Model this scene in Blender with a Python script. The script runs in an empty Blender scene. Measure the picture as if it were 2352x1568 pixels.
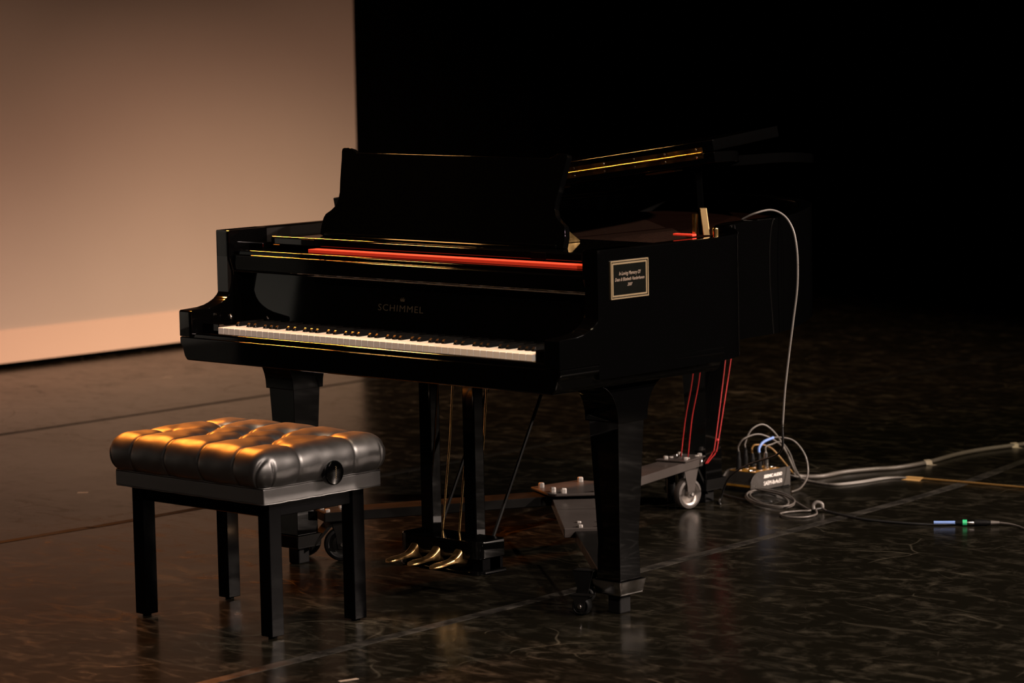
import bpy, bmesh, math, random
from math import sin, cos, pi, radians, sqrt, exp
from mathutils import Vector, Matrix
random.seed(7)
sc = bpy.context.scene
COL = sc.collection

# ------------------------------------------------------------------ camera, world, lights, exposure
CAM = Vector((6.2106, -5.9527, 1.6554))
YAW, PITCH, ROLL = 0.7583, -0.1089, -0.0201
fw = Vector((-sin(YAW)*cos(PITCH), cos(YAW)*cos(PITCH), sin(PITCH)))
r0 = Vector((cos(YAW), sin(YAW), 0)); u0 = r0.cross(fw)
rt = cos(ROLL)*r0 + sin(ROLL)*u0
up = -sin(ROLL)*r0 + cos(ROLL)*u0
cd = bpy.data.cameras.new('camera'); cam = bpy.data.objects.new('camera', cd); COL.objects.link(cam)
m = Matrix((rt, up, -fw)).transposed().to_4x4(); m.translation = CAM
cam.matrix_world = m
cd.sensor_width = 36.0; cd.lens = 7341.7/2352*36
cd.clip_start = 0.1; cd.clip_end = 200
cd.dof.use_dof = True; cd.dof.focus_distance = 8.95; cd.dof.aperture_fstop = 4.2
sc.camera = cam

w = bpy.data.worlds.new('world'); sc.world = w; w.use_nodes = True
w.node_tree.nodes['Background'].inputs[0].default_value = (0.6, 0.55, 0.5, 1)
w.node_tree.nodes['Background'].inputs[1].default_value = 0.0022

def spot(name, loc, target, power, color, size=55, radius=0.07, blend=0.6):
    l = bpy.data.lights.new(name, 'SPOT'); l.energy = power; l.color = color
    l.spot_size = radians(size); l.spot_blend = blend; l.shadow_soft_size = radius
    o = bpy.data.objects.new(name, l); COL.objects.link(o); o.location = loc
    o.rotation_euler = (Vector(target)-Vector(loc)).to_track_quat('-Z', 'Y').to_euler()
    return o
AMBER = (1.0, 0.26, 0.03); WARM = (1.0, 0.72, 0.47); PINK = (1.0, 0.80, 0.68)
# amber back lights on a bar upstage, above the screen line
for i, y in enumerate((0.3, 1.2, 2.1)):
    spot('back_light', (-4.6, y, 4.6), (-0.1, -0.1, 0.4), 680, AMBER, 34, 0.16)
spot('desk_glint_fill', (-4.6, -2.6, 4.6), (0.25, 0.5, 1.15), 560, (1.0, 0.45, 0.12), 13, 0.22, 0.4)  # added narrow lamp, only for glints on the music desk and hinge
spot('cheek_glint_fill', (-4.6, -2.2, 4.6), (0.71, 0.13, 0.80), 420, (1.0, 0.55, 0.18), 7, 0.10, 0.5)  # added narrow lamp, only for the glint on the right cheek
# warm top lights hung above the stage
for x in (-0.8, 0.8):
    spot('top_light', (x, 0.5, 6.0), (x*0.45, 0.42, 0.75), 650, WARM, 15, 0.12, 0.5)
# white front of house lamps on the audience side
for x, y, z, pw, tx, ty in ((8.0, -5.6, 5.6, 1900, 0.2, 0.0), (8.2, 0.3, 5.6, 2300, 0.3, 0.5), (8.2, 2.6, 5.6, 2200, 0.1, 0.6), (8.2, 7.2, 4.2, 7000, 0.2, 0.4)):
    spot('house_light', (x, y, z), (tx, ty, 0.15), pw, PINK, 28, 0.08, 0.45)
spot('house_light', (8.2, 3.5, 6.0), (-1.6, 4.4, 0.0), 3600, (1.0, 0.80, 0.50), 26, 0.08, 0.9)  # extra warm wash lamp, added to lift the far floor
# three soft pools of warm light on the foot of the screen, one added lamp on the unseen side flat
for y in (1.0, 3.1, 5.2):
    spot('screen_light', (4.0, y-2.2, 6.0), (-5.4, y, -1.2), 2350, (1.0, 0.54, 0.36), 31, 0.1, 1.0)
spot('flat_fill_light', (4.5, -5.5, 5.5), (-5.4, -4.0, 1.2), 1100, (1.0, 0.95, 0.85), 11, 0.08, 0.5)

vs = sc.view_settings
sc.display_settings.display_device = 'sRGB'
vs.view_transform = 'Standard'; vs.look = 'None'; vs.gamma = 1.0; vs.use_curve_mapping = False
vs.exposure = 0.0
try:
    sc.cycles.use_denoising = True
    sc.cycles.sample_clamp_indirect = 6.0
except Exception: pass

# ------------------------------------------------------------------ materials
def mat(name, base=(0.5, 0.5, 0.5), rough=0.5, metal=0.0, coat=0.0, spec=None):
    mt = bpy.data.materials.new(name); mt.use_nodes = True
    b = mt.node_tree.nodes['Principled BSDF']
    b.inputs['Base Color'].default_value = (*base, 1); b.inputs['Roughness'].default_value = rough
    b.inputs['Metallic'].default_value = metal
    if coat: b.inputs['Coat Weight'].default_value = coat; b.inputs['Coat Roughness'].default_value = 0.03
    if spec is not None: b.inputs['Specular IOR Level'].default_value = spec
    return mt
def nodes(mt): return mt.node_tree.nodes, mt.node_tree.links, mt.node_tree.nodes['Principled BSDF']
def noise_rough(mt, scale, lo, hi):
    n, l, b = nodes(mt)
    tc = n.new('ShaderNodeTexCoord'); t = n.new('ShaderNodeTexNoise'); t.inputs['Scale'].default_value = scale; t.inputs['Detail'].default_value = 4
    r = n.new('ShaderNodeMapRange'); r.inputs[1].default_value = 0.3; r.inputs[2].default_value = 0.7
    r.inputs[3].default_value = lo; r.inputs[4].default_value = hi
    l.new(tc.outputs['Object'], t.inputs['Vector']); l.new(t.outputs['Fac'], r.inputs[0]); l.new(r.outputs[0], b.inputs['Roughness'])
M = {}
M['lacquer'] = mat('black_piano_lacquer', (0.0008, 0.0008, 0.0008), 0.04); noise_rough(M['lacquer'], 9, 0.028, 0.05)
M['satin_black'] = mat('satin_black_wood', (0.0012, 0.0012, 0.0014), 0.22, spec=0.06); noise_rough(M['satin_black'], 14, 0.10, 0.16)
M['inner_rim'] = mat('matte_inner_rim', (0.0016, 0.0013, 0.001), 0.7, spec=0.1); noise_rough(M['inner_rim'], 14, 0.6, 0.8)
M['ivory'] = mat('white_key_plastic', (0.90, 0.87, 0.81), 0.25); noise_rough(M['ivory'], 20, 0.2, 0.3)
M['key_wood'] = mat('key_wood', (0.45, 0.30, 0.12), 0.6); noise_rough(M['key_wood'], 30, 0.5, 0.7)
M['ebony'] = mat('black_key', (0.006, 0.006, 0.006), 0.12); noise_rough(M['ebony'], 40, 0.1, 0.16)
M['brass'] = mat('polished_brass', (0.83, 0.55, 0.22), 0.16, 1.0); noise_rough(M['brass'], 25, 0.12, 0.24)
M['pedal_brass'] = mat('worn_pedal_brass', (0.75, 0.47, 0.2), 0.34, 1.0); noise_rough(M['pedal_brass'], 60, 0.28, 0.42)
M['dull_brass'] = mat('dull_brass', (0.26, 0.18, 0.085), 0.4, 1.0); noise_rough(M['dull_brass'], 25, 0.3, 0.42)
M['zinc'] = mat('bright_zinc_bolt', (0.80, 0.76, 0.72), 0.38, 0.8); noise_rough(M['zinc'], 25, 0.32, 0.45)
M['disc'] = mat('dull_wheel_disc', (0.30, 0.27, 0.25), 0.32, 1.0); noise_rough(M['disc'], 25, 0.28, 0.4)
M['chrome'] = mat('chrome', (0.72, 0.70, 0.68), 0.14, 1.0); noise_rough(M['chrome'], 25, 0.1, 0.2)
M['red_felt'] = mat('red_felt', (0.80, 0.045, 0.02), 0.85); noise_rough(M['red_felt'], 60, 0.75, 0.95)
M['iron_plate'] = mat('bronze_iron_plate', (0.010, 0.0035, 0.0018), 0.8, spec=0.05); noise_rough(M['iron_plate'], 10, 0.35, 0.5)
M['steel_plate'] = mat('grey_painted_steel', (0.055, 0.047, 0.043), 0.34, 0.25); noise_rough(M['steel_plate'], 12, 0.26, 0.42)
M['dark_steel'] = mat('dark_steel', (0.005, 0.0048, 0.0045), 0.4, spec=0.1); noise_rough(M['dark_steel'], 12, 0.32, 0.5)
M['rubber'] = mat('grey_wheel_rubber', (0.05, 0.043, 0.039), 0.55); noise_rough(M['rubber'], 30, 0.45, 0.65)
M['black_rubber'] = mat('black_rubber', (0.004, 0.004, 0.004), 0.55, spec=0.12); noise_rough(M['black_rubber'], 30, 0.45, 0.65)
M['red_cord'] = mat('red_elastic_cord', (0.38, 0.016, 0.016), 0.5); noise_rough(M['red_cord'], 200, 0.4, 0.6)
M['grey_cable'] = mat('grey_cable_jacket', (0.085, 0.075, 0.066), 0.4); noise_rough(M['grey_cable'], 60, 0.3, 0.5)
M['pale_cable'] = mat('pale_cable_jacket', (0.12, 0.11, 0.10), 0.45); noise_rough(M['pale_cable'], 60, 0.35, 0.5)
M['black_cable'] = mat('black_cable_jacket', (0.02, 0.02, 0.02), 0.4); noise_rough(M['black_cable'], 60, 0.3, 0.5)
M['amber_cable'] = mat('ochre_cable_jacket', (0.22, 0.12, 0.035), 0.45); noise_rough(M['amber_cable'], 60, 0.35, 0.55)
M['blue_tape'] = mat('blue_tape', (0.16, 0.27, 0.60), 0.5); noise_rough(M['blue_tape'], 80, 0.4, 0.6)
M['green_ring'] = mat('green_ring', (0.03, 0.50, 0.20), 0.4); noise_rough(M['green_ring'], 80, 0.3, 0.5)
M['tan_tape'] = mat('tan_gaffer_tape', (0.42, 0.25, 0.09), 0.6); noise_rough(M['tan_tape'], 80, 0.5, 0.7)
M['white_tape'] = mat('pale_tape', (0.26, 0.22, 0.17), 0.6); noise_rough(M['white_tape'], 80, 0.5, 0.7)
M['gold_paint'] = mat('gold_paint', (0.13, 0.092, 0.042), 0.5, 0.2); noise_rough(M['gold_paint'], 60, 0.4, 0.5)
M['gold_dark'] = mat('tarnished_gold_inlay', (0.007, 0.0064, 0.0046), 0.5); noise_rough(M['gold_dark'], 60, 0.45, 0.55)
M['white_print'] = mat('white_print', (0.80, 0.76, 0.72), 0.6); noise_rough(M['white_print'], 60, 0.5, 0.7)
M['pale_print'] = mat('pale_gold_print', (0.18, 0.13, 0.092), 0.5); noise_rough(M['pale_print'], 60, 0.45, 0.6)
M['plaque_black'] = mat('plaque_black', (0.0035, 0.0037, 0.003), 0.14, spec=0.3); noise_rough(M['plaque_black'], 40, 0.1, 0.16)
M['box_black'] = mat('black_box_paint', (0.035, 0.031, 0.028), 0.42); noise_rough(M['box_black'], 40, 0.34, 0.5)
M['box_gloss'] = mat('black_anodised_extrusion', (0.09, 0.08, 0.07), 0.3, 0.85); noise_rough(M['box_gloss'], 40, 0.2, 0.32)
M['amber_sheen'] = mat('painted_amber_sheen', (0.30, 0.145, 0.016), 0.4, 0.2); noise_rough(M['amber_sheen'], 40, 0.34, 0.46)  # amber light reflected by the box, put into the colour
M['wood_soundboard'] = mat('spruce_soundboard', (0.10, 0.045, 0.02), 0.5); noise_rough(M['wood_soundboard'], 20, 0.4, 0.6)

def leather():
    mt = mat('black_leather', (0.009, 0.008, 0.0075), 0.40, spec=0.9)
    mt.node_tree.nodes['Principled BSDF'].inputs['IOR'].default_value = 1.8
    n, l, b = nodes(mt)
    tc = n.new('ShaderNodeTexCoord')
    v = n.new('ShaderNodeTexVoronoi'); v.feature = 'DISTANCE_TO_EDGE'; v.inputs['Scale'].default_value = 420
    nz = n.new('ShaderNodeTexNoise'); nz.inputs['Scale'].default_value = 35; nz.inputs['Detail'].default_value = 5
    r = n.new('ShaderNodeMapRange'); r.inputs[1].default_value = 0.3; r.inputs[2].default_value = 0.7; r.inputs[3].default_value = 0.40; r.inputs[4].default_value = 0.47
    bp = n.new('ShaderNodeBump'); bp.inputs['Strength'].default_value = 0.12; bp.inputs['Distance'].default_value = 0.0006
    l.new(tc.outputs['Object'], v.inputs['Vector']); l.new(tc.outputs['Object'], nz.inputs['Vector'])
    l.new(nz.outputs['Fac'], r.inputs[0]); l.new(r.outputs[0], b.inputs['Roughness'])
    l.new(v.outputs['Distance'], bp.inputs['Height']); l.new(bp.outputs['Normal'], b.inputs['Normal'])
    return mt
M['leather'] = leather()

def floor_mat():
    mt = mat('scuffed_black_dance_floor', (0.012, 0.0105, 0.0085), 0.16, spec=0.5)
    mt.node_tree.nodes['Principled BSDF'].inputs['Specular Tint'].default_value = (1.0, 0.92, 0.74, 1)
    mt.node_tree.nodes['Principled BSDF'].inputs['IOR'].default_value = 1.27
    n, l, b = nodes(mt)
    tc = n.new('ShaderNodeTexCoord')
    def noise(scale, detail=5, vec=None, dist=0.0):
        t = n.new('ShaderNodeTexNoise'); t.inputs['Scale'].default_value = scale; t.inputs['Detail'].default_value = detail; t.inputs['Roughness'].default_value = 0.62
        t.inputs['Distortion'].default_value = dist
        l.new(vec or tc.outputs['Object'], t.inputs['Vector']); return t.outputs['Fac']
    def rng(x, a, c, lo, hi):
        r = n.new('ShaderNodeMapRange'); r.inputs[1].default_value = a; r.inputs[2].default_value = c; r.inputs[3].default_value = lo; r.inputs[4].default_value = hi
        l.new(x, r.inputs[0]); return r.outputs[0]
    def math_(op, x, y):
        k = n.new('ShaderNodeMath'); k.operation = op
        for i, q in enumerate((x, y)):
            if isinstance(q, (int, float)): k.inputs[i].default_value = q
            else: l.new(q, k.inputs[i])
        return k.outputs[0]
    big = noise(0.9, 6); mid = noise(3.5, 6); fine = noise(14, 5, dist=0.6)
    mp = n.new('ShaderNodeMapping'); mp.inputs['Scale'].default_value = (1.8, 4.6, 1.0); mp.inputs['Rotation'].default_value = (0, 0, radians(47))
    l.new(tc.outputs['Object'], mp.inputs['Vector'])
    streak = noise(2.6, 8, mp.outputs['Vector'], 1.6)
    # curved scratch lines: warped cell borders, broken up by noise
    wv = n.new('ShaderNodeVectorMath'); wv.operation = 'MULTIPLY_ADD'
    nc = n.new('ShaderNodeTexNoise'); nc.inputs['Scale'].default_value = 1.7; l.new(tc.outputs['Object'], nc.inputs['Vector'])
    l.new(nc.outputs['Color'], wv.inputs[0]); wv.inputs[1].default_value = (0.9, 0.9, 0); l.new(tc.outputs['Object'], wv.inputs[2])
    def lines(scale, wd):
        v = n.new('ShaderNodeTexVoronoi'); v.feature = 'DISTANCE_TO_EDGE'; v.inputs['Scale'].default_value = scale
        l.new(wv.outputs[0], v.inputs['Vector']); return rng(v.outputs['Distance'], 0.0, wd, 1.0, 0.0)
    sl = math_('MULTIPLY', lines(1.3, 0.006), rng(noise(2.1, 3), 0.52, 0.62, 0, 1))
    sl2 = math_('MULTIPLY', lines(3.1, 0.009), rng(noise(3.3, 3), 0.55, 0.66, 0, 0.7))
    scr = math_('MAXIMUM', sl, sl2)
    blot = math_('MULTIPLY', rng(fine, 0.50, 0.74, 0, 1), rng(mid, 0.36, 0.68, 0, 1))
    strk = math_('MULTIPLY', rng(streak, 0.52, 0.74, 0, 1), rng(big, 0.36, 0.6, 0.15, 1))
    wear = math_('MINIMUM', math_('ADD', math_('MULTIPLY', blot, 0.55), math_('ADD', math_('MULTIPLY', strk, 0.7), math_('MULTIPLY', scr, 0.8))), 1.0)
    mx = n.new('ShaderNodeMix'); mx.data_type = 'RGBA'
    mx.inputs[6].default_value = (0.0045, 0.004, 0.0027, 1); mx.inputs[7].default_value = (0.052, 0.045, 0.032, 1)
    l.new(wear, mx.inputs[0]); l.new(mx.outputs[2], b.inputs['Base Color'])
    l.new(math_('ADD', rng(big, 0.3, 0.7, 0.15, 0.22), math_('MULTIPLY', wear, 0.22)), b.inputs['Roughness'])
    bp = n.new('ShaderNodeBump'); bp.inputs['Strength'].default_value = 0.25; bp.inputs['Distance'].default_value = 0.004
    l.new(mid, bp.inputs['Height']); l.new(bp.outputs['Normal'], b.inputs['Normal'])
    # even matt share mixed in to weaken the gloss
    df = n.new('ShaderNodeBsdfDiffuse'); l.new(mx.outputs[2], df.inputs['Color'])
    ms = n.new('ShaderNodeMixShader'); ms.inputs[0].default_value = 0.34
    l.new(b.outputs[0], ms.inputs[1]); l.new(df.outputs[0], ms.inputs[2]); l.new(ms.outputs[0], n['Material Output'].inputs['Surface'])
    return mt
M['floor'] = floor_mat()
M['seam'] = mat('worn_seam_tape', (0.085, 0.07, 0.055), 0.55, spec=0.12)
def seam_noise(mt):
    n, l, b = nodes(mt); tc = n.new('ShaderNodeTexCoord'); t = n.new('ShaderNodeTexNoise'); t.inputs['Scale'].default_value = 13; t.inputs['Detail'].default_value = 8; t.inputs['Roughness'].default_value = 0.68
    c = n.new('ShaderNodeValToRGB'); c.color_ramp.elements[0].position = 0.40; c.color_ramp.elements[0].color = (0.006, 0.0054, 0.0044, 1)
    c.color_ramp.elements[1].position = 0.66; c.color_ramp.elements[1].color = (0.040, 0.036, 0.030, 1)
    l.new(tc.outputs['Object'], t.inputs['Vector']); l.new(t.outputs['Fac'], c.inputs[0]); l.new(c.outputs[0], b.inputs['Base Color'])
seam_noise(M['seam'])
M['dark_seam'] = mat('dark_seam_tape', (0.005, 0.005, 0.004), 0.4, spec=0.2); noise_rough(M['dark_seam'], 8, 0.4, 0.6)
M['dark_seam'].node_tree.nodes['Principled BSDF'].inputs['IOR'].default_value = 1.36
def cloth(name, col, sc_=900):
    mt = mat(name, col, 0.9, spec=0.1); n, l, b = nodes(mt)
    tc = n.new('ShaderNodeTexCoord'); t = n.new('ShaderNodeTexNoise'); t.inputs['Scale'].default_value = 1.3; t.inputs['Detail'].default_value = 6
    mx = n.new('ShaderNodeMix'); mx.data_type = 'RGBA'; mx.inputs[6].default_value = (*[c*0.94 for c in col], 1); mx.inputs[7].default_value = (*[min(1, c*1.05) for c in col], 1)
    l.new(tc.outputs['Object'], t.inputs['Vector']); l.new(t.outputs['Fac'], mx.inputs[0]); l.new(mx.outputs[2], b.inputs['Base Color'])
    return mt
M['screen'] = cloth('white_screen_cloth', (0.52, 0.47, 0.42))
M['hem'] = cloth('doubled_screen_cloth', (0.76, 0.60, 0.49))
M['velvet'] = cloth('black_velvet', (0.0022, 0.0022, 0.0022)); M['velvet'].node_tree.nodes['Principled BSDF'].inputs['Specular IOR Level'].default_value = 0.0
M['black_paint'] = mat('black_wall_paint', (0.003, 0.003, 0.003), 0.9, spec=0.0); noise_rough(M['black_paint'], 4, 0.85, 0.95)

# ------------------------------------------------------------------ mesh helpers
def link(name, bm, m, parent=None, smooth=False, normals=True):
    if normals: bmesh.ops.recalc_face_normals(bm, faces=bm.faces)
    me = bpy.data.meshes.new(name); bm.to_mesh(me); bm.free()
    return link_mesh(name, me, m, parent, smooth)
def link_mesh(name, me, m, parent=None, smooth=False):
    if m is not None:
        for k in (m if isinstance(m, (list, tuple)) else [m]): me.materials.append(k)
    if smooth: me.polygons.foreach_set('use_smooth', [True]*len(me.polygons))
    o = bpy.data.objects.new(name, me); COL.objects.link(o)
    if parent is not None: o.parent = parent
    return o
def auto_smooth(o, ang=40):
    ang = max(ang, 50)
    me = o.data
    bm = bmesh.new(); bm.from_mesh(me)
    for f in bm.faces: f.smooth = True
    for e in bm.edges:
        if len(e.link_faces) == 2 and e.calc_face_angle(0) > radians(ang): e.smooth = False
    bm.to_mesh(me); bm.free()
    wn = o.modifiers.new('weighted_normals', 'WEIGHTED_NORMAL'); wn.keep_sharp = True; wn.weight = 100
    return o
def bevel_all(bm, geom_edges, w, seg=2):
    if w > 0: bmesh.ops.bevel(bm, geom=geom_edges, offset=w, segments=seg, profile=0.5, affect='EDGES', clamp_overlap=True)
def box(bm, x0, x1, y0, y1, z0, z1, bev=0.0, seg=2, mtx=None):
    r = bmesh.ops.create_cube(bm, size=1.0)
    vs_ = r['verts']
    for v in vs_:
        v.co = Vector((x0+(v.co.x+.5)*(x1-x0), y0+(v.co.y+.5)*(y1-y0), z0+(v.co.z+.5)*(z1-z0)))
    if mtx is not None:
        for v in vs_: v.co = mtx @ v.co
    if bev: bevel_all(bm, list({e for v in vs_ for e in v.link_edges}), bev, seg)
def prism(bm, poly, a0, a1, f, bev=0.0, seg=2):
    """poly: 2D outline; f(p, q, a) -> 3D point"""
    A = [bm.verts.new(f(p, q, a0)) for p, q in poly]; B = [bm.verts.new(f(p, q, a1)) for p, q in poly]
    n = len(poly); es = []
    fs = [bm.faces.new(A), bm.faces.new(B[::-1])]
    for i in range(n):
        fs.append(bm.faces.new((A[i], B[i], B[(i+1) % n], A[(i+1) % n])))
    if bev:
        bmesh.ops.recalc_face_normals(bm, faces=fs)
        es = list({e for f_ in fs for e in f_.edges if e.calc_face_angle(0) > 0.35})
        bevel_all(bm, es, bev, seg)
YZ = lambda p, q, a: Vector((a, p, q))     # outline in (y,z), extruded along x
XZ = lambda p, q, a: Vector((p, a, q))
XY = lambda p, q, a: Vector((p, q, a))
def spline(pts, n=8, closed=False):
    P = [Vector(p) for p in pts]; out = []
    N = len(P); rngs = N if closed else N-1
    for i in range(rngs):
        p1, p2 = P[i], P[(i+1) % N]
        p0 = P[(i-1) % N] if (closed or i > 0) else p1*2-p2
        p3 = P[(i+2) % N] if (closed or i+2 < N) else p2*2-p1
        for k in range(n):
            t = k/n
            out.append(0.5*((2*p1)+(-p0+p2)*t+(2*p0-5*p1+4*p2-p3)*t*t+(-p0+3*p1-3*p2+p3)*t*t*t))
    if not closed: out.append(P[-1].copy())
    return out
def tube(bm, pts, r, seg=8, closed=False, caps=True):
    P = [Vector(p) for p in pts]; n = len(P)
    rad = r if isinstance(r, (list, tuple)) else [r]*n
    rings = []; prev = None
    for i in range(n):
        a = P[(i-1) % n] if (closed or i > 0) else P[i]; b = P[(i+1) % n] if (closed or i < n-1) else P[i]
        t = (b-a).normalized()
        if prev is None:
            ref = Vector((0, 0, 1)) if abs(t.z) < 0.9 else Vector((1, 0, 0))
            nx = t.cross(ref).normalized()
        else:
            nx = (prev - t*prev.dot(t)); nx = nx.normalized() if nx.length > 1e-6 else t.orthogonal().normalized()
        prev = nx; ny = t.cross(nx)
        rings.append([bm.verts.new(P[i]+(nx*cos(2*pi*k/seg)+ny*sin(2*pi*k/seg))*rad[i]) for k in range(seg)])
    for i in range(n if closed else n-1):
        A, B = rings[i], rings[(i+1) % n]
        for k in range(seg): bm.faces.new((A[k], A[(k+1) % seg], B[(k+1) % seg], B[k]))
    if caps and not closed:
        bm.faces.new(rings[0][::-1]); bm.faces.new(rings[-1])
def lathe(bm, prof, mtx, seg=24):
    """prof: (r, h) list; axis local z"""
    rings = []
    for r, h in prof:
        if r < 1e-6: rings.append([bm.verts.new(mtx @ Vector((0, 0, h)))])
        else: rings.append([bm.verts.new(mtx @ Vector((r*cos(2*pi*k/seg), r*sin(2*pi*k/seg), h))) for k in range(seg)])
    for A, B in zip(rings, rings[1:]):
        for k in range(seg):
            k2 = (k+1) % seg
            if len(A) == 1 and len(B) == 1: continue
            if len(A) == 1: bm.faces.new((A[0], B[k], B[k2]))
            elif len(B) == 1: bm.faces.new((A[k], A[k2], B[0]))
            else: bm.faces.new((A[k], A[k2], B[k2], B[k]))
def frame_m(o, xdir, ydir):
    x = Vector(xdir).normalized(); y = Vector(ydir); y = (y-x*y.dot(x)).normalized(); z = x.cross(y)
    m_ = Matrix((x, y, z)).transposed().to_4x4(); m_.translation = Vector(o); return m_
def text(name, body, size, origin, xdir, ydir, m, parent, depth=0.0004, shear=0.0, space=1.0, fit=None, bold=0.0):
    cu = bpy.data.curves.new(name, 'FONT'); cu.body = body; cu.size = size; cu.align_x = 'CENTER'; cu.align_y = 'CENTER'
    cu.extrude = depth; cu.shear = shear; cu.space_character = space; cu.offset = bold; cu.resolution_u = 3
    tmp = bpy.data.objects.new(name+'_tmp', cu); COL.objects.link(tmp)
    bpy.context.view_layer.update()
    me = bpy.data.meshes.new_from_object(tmp.evaluated_get(bpy.context.evaluated_depsgraph_get()))
    bpy.data.objects.remove(tmp); bpy.data.curves.remove(cu)
    if fit:
        xs = [v.co.x for v in me.vertices]; s = fit/(max(xs)-min(xs))
        for v in me.vertices: v.co.x *= s
    me.transform(frame_m(origin, xdir, ydir)); me.materials.clear()
    me.name = name
    return link_mesh(name, me, m, parent)
def empty(name, loc, label=None, cat=None, group=None):
    o = bpy.data.objects.new(name, None); COL.objects.link(o); o.location = loc; o.empty_display_size = 0.1
    tag(o, label, cat, group); return o
def tag(o, label=None, cat=None, group=None, kind=None):
    if label: o['label'] = label
    if cat: o['category'] = cat
    if group: o['group'] = group
    if kind: o['kind'] = kind
    return o
def thing_root(name, loc, label, cat, group=None):
    """Empty whose children are modelled in world coordinates"""
    return empty(name, loc, label, cat, group)
def fix_children(root):
    """children were built in world coordinates: keep them in place under the root"""
    T = Matrix.Translation(-root.location)
    for ch in root.children: ch.matrix_parent_inverse = T

# ------------------------------------------------------------------ the setting
bm = bmesh.new()
box(bm, -6.2, 12, -9, 14, -0.10, 0.0)
floor = tag(link('floor', bm, M['floor']), 'black glossy dance floor, scuffed and scratched, seams taped', kind='structure')
def seam(pts, wd, m, z=0.0008):
    b_ = bmesh.new(); P = spline([(x, y, z) for x, y in pts], 10); L = []
    for i, p in enumerate(P):
        t = (P[min(i+1, len(P)-1)]-P[max(i-1, 0)]).normalized(); nn = Vector((-t.y, t.x, 0))
        j = 1+0.08*sin(i*1.7)+0.06*sin(i*0.63)
        L.append([b_.verts.new(p+nn*wd*j), b_.verts.new(p-nn*wd*j)])
    for A, B in zip(L, L[1:]): b_.faces.new((A[0], A[1], B[1], B[0]))
    ex = bmesh.ops.extrude_face_region(b_, geom=b_.faces[:])
    for v in [g for g in ex['geom'] if isinstance(g, bmesh.types.BMVert)]: v.co.z = 0.0
    return link('seam_tape', b_, m, floor)
seam([(0.62, -3.2), (0.50, -1.8), (0.405, -0.925), (0.313, 0.435), (0.255, 0.849), (0.17, 1.75), (0.078, 2.605), (-0.141, 3.6), (-0.5, 5.5)], 0.021, M['seam'])
seam([(-1.66, -3.5), (-1.64, 0.02), (-1.63, 0.53), (-1.70, 2.5), (-1.95, 6.0)], 0.018, M['dark_seam'])
seam([(-3.55, -3.5), (-3.60, 0.0), (-3.66, 3.0), (-3.9, 7.0)], 0.018, M['dark_seam'])

bm = bmesh.new(); box(bm, -6.3, -6.15, -9, 14, 0, 7); tag(link('wall_back', bm, M['black_paint']), kind='structure')
bm = bmesh.new(); box(bm, -6.2, 12, 14, 14.15, 0, 7); tag(link('wall_right', bm, M['black_paint']), kind='structure')
bm = bmesh.new(); box(bm, -5.60, -5.55, -3.5, 5.2, 0, 0.03, 0.003); tag(link('gap_strip', bm, M['black_paint']), kind='structure')  # black strip behind the gap below the screen hem

bm = bmesh.new(); box(bm, -5.50, -5.42, -4.38, -3.56, 0, 2.3, 0.01); tag(link('reflection_flat', bm, mat('grey_flat_paint', (0.60, 0.61, 0.57), 0.85)), kind='structure')  # unseen flat, added so the fallboard reflects a grey patch

# projection screen: cloth, doubled hem along the foot, batten in the pocket
scr = thing_root('stage_screen', (-5.4, 0.35, 0), 'huge white cloth screen washed in warm light behind the piano', 'screen')
def sheet(y0, y1, z0, z1, x, th, ny, nz, amp):
    b_ = bmesh.new(); g = [[None]*(nz+1) for _ in range(ny+1)]
    for i in range(ny+1):
        for j in range(nz+1):
            y = y0+(y1-y0)*i/ny; z = z0+(z1-z0)*j/nz
            g[i][j] = b_.verts.new((x+amp*sin(y*2.1+0.4)*cos(z*0.7), y, z))
    for i in range(ny):
        for j in range(nz): b_.faces.new((g[i][j], g[i+1][j], g[i+1][j+1], g[i][j+1]))
    ex = bmesh.ops.extrude_face_region(b_, geom=b_.faces[:])
    for v in [k for k in ex['geom'] if isinstance(k, bmesh.types.BMVert)]: v.co.x -= th
    return b_
link('cloth', sheet(-3.5, 5.2, 0.172, 6.4, -5.40, 0.004, 50, 20, 0.004), M['screen'], scr, smooth=False)
link('hem', sheet(-3.5, 5.2, 0.024, 0.174, -5.392, 0.02, 50, 2, 0.004), M['hem'], scr)
fix_children(scr)

# black stage curtain in folds to the right of the screen
def curtain(x, y0, y1, h, ph):
    b_ = bmesh.new(); n = int((y1-y0)/0.03); rows = 6; g = []
    for i in range(n+1):
        y = y0+(y1-y0)*i/n
        d = 0.06*sin(y*2*pi/0.34+ph)+0.02*sin(y*2*pi/0.13)
        g.append([b_.verts.new((x+d*(1-0.25*k/rows), y, 0.012+(h-0.012)*k/rows)) for k in range(rows+1)])
    for i in range(n):
        for k in range(rows): b_.faces.new((g[i][k], g[i+1][k], g[i+1][k+1], g[i][k+1]))
    ex = bmesh.ops.extrude_face_region(b_, geom=b_.faces[:])
    for v in [q for q in ex['geom'] if isinstance(q, bmesh.types.BMVert)]: v.co.x -= 0.008
    return b_
cu = link('stage_curtain', curtain(-5.85, 4.9, 13.9, 6.6, 0.0), M['velvet'], smooth=True)
tag(cu, 'black velvet stage curtain hanging in folds behind the piano, beside the screen', 'curtain')

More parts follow.
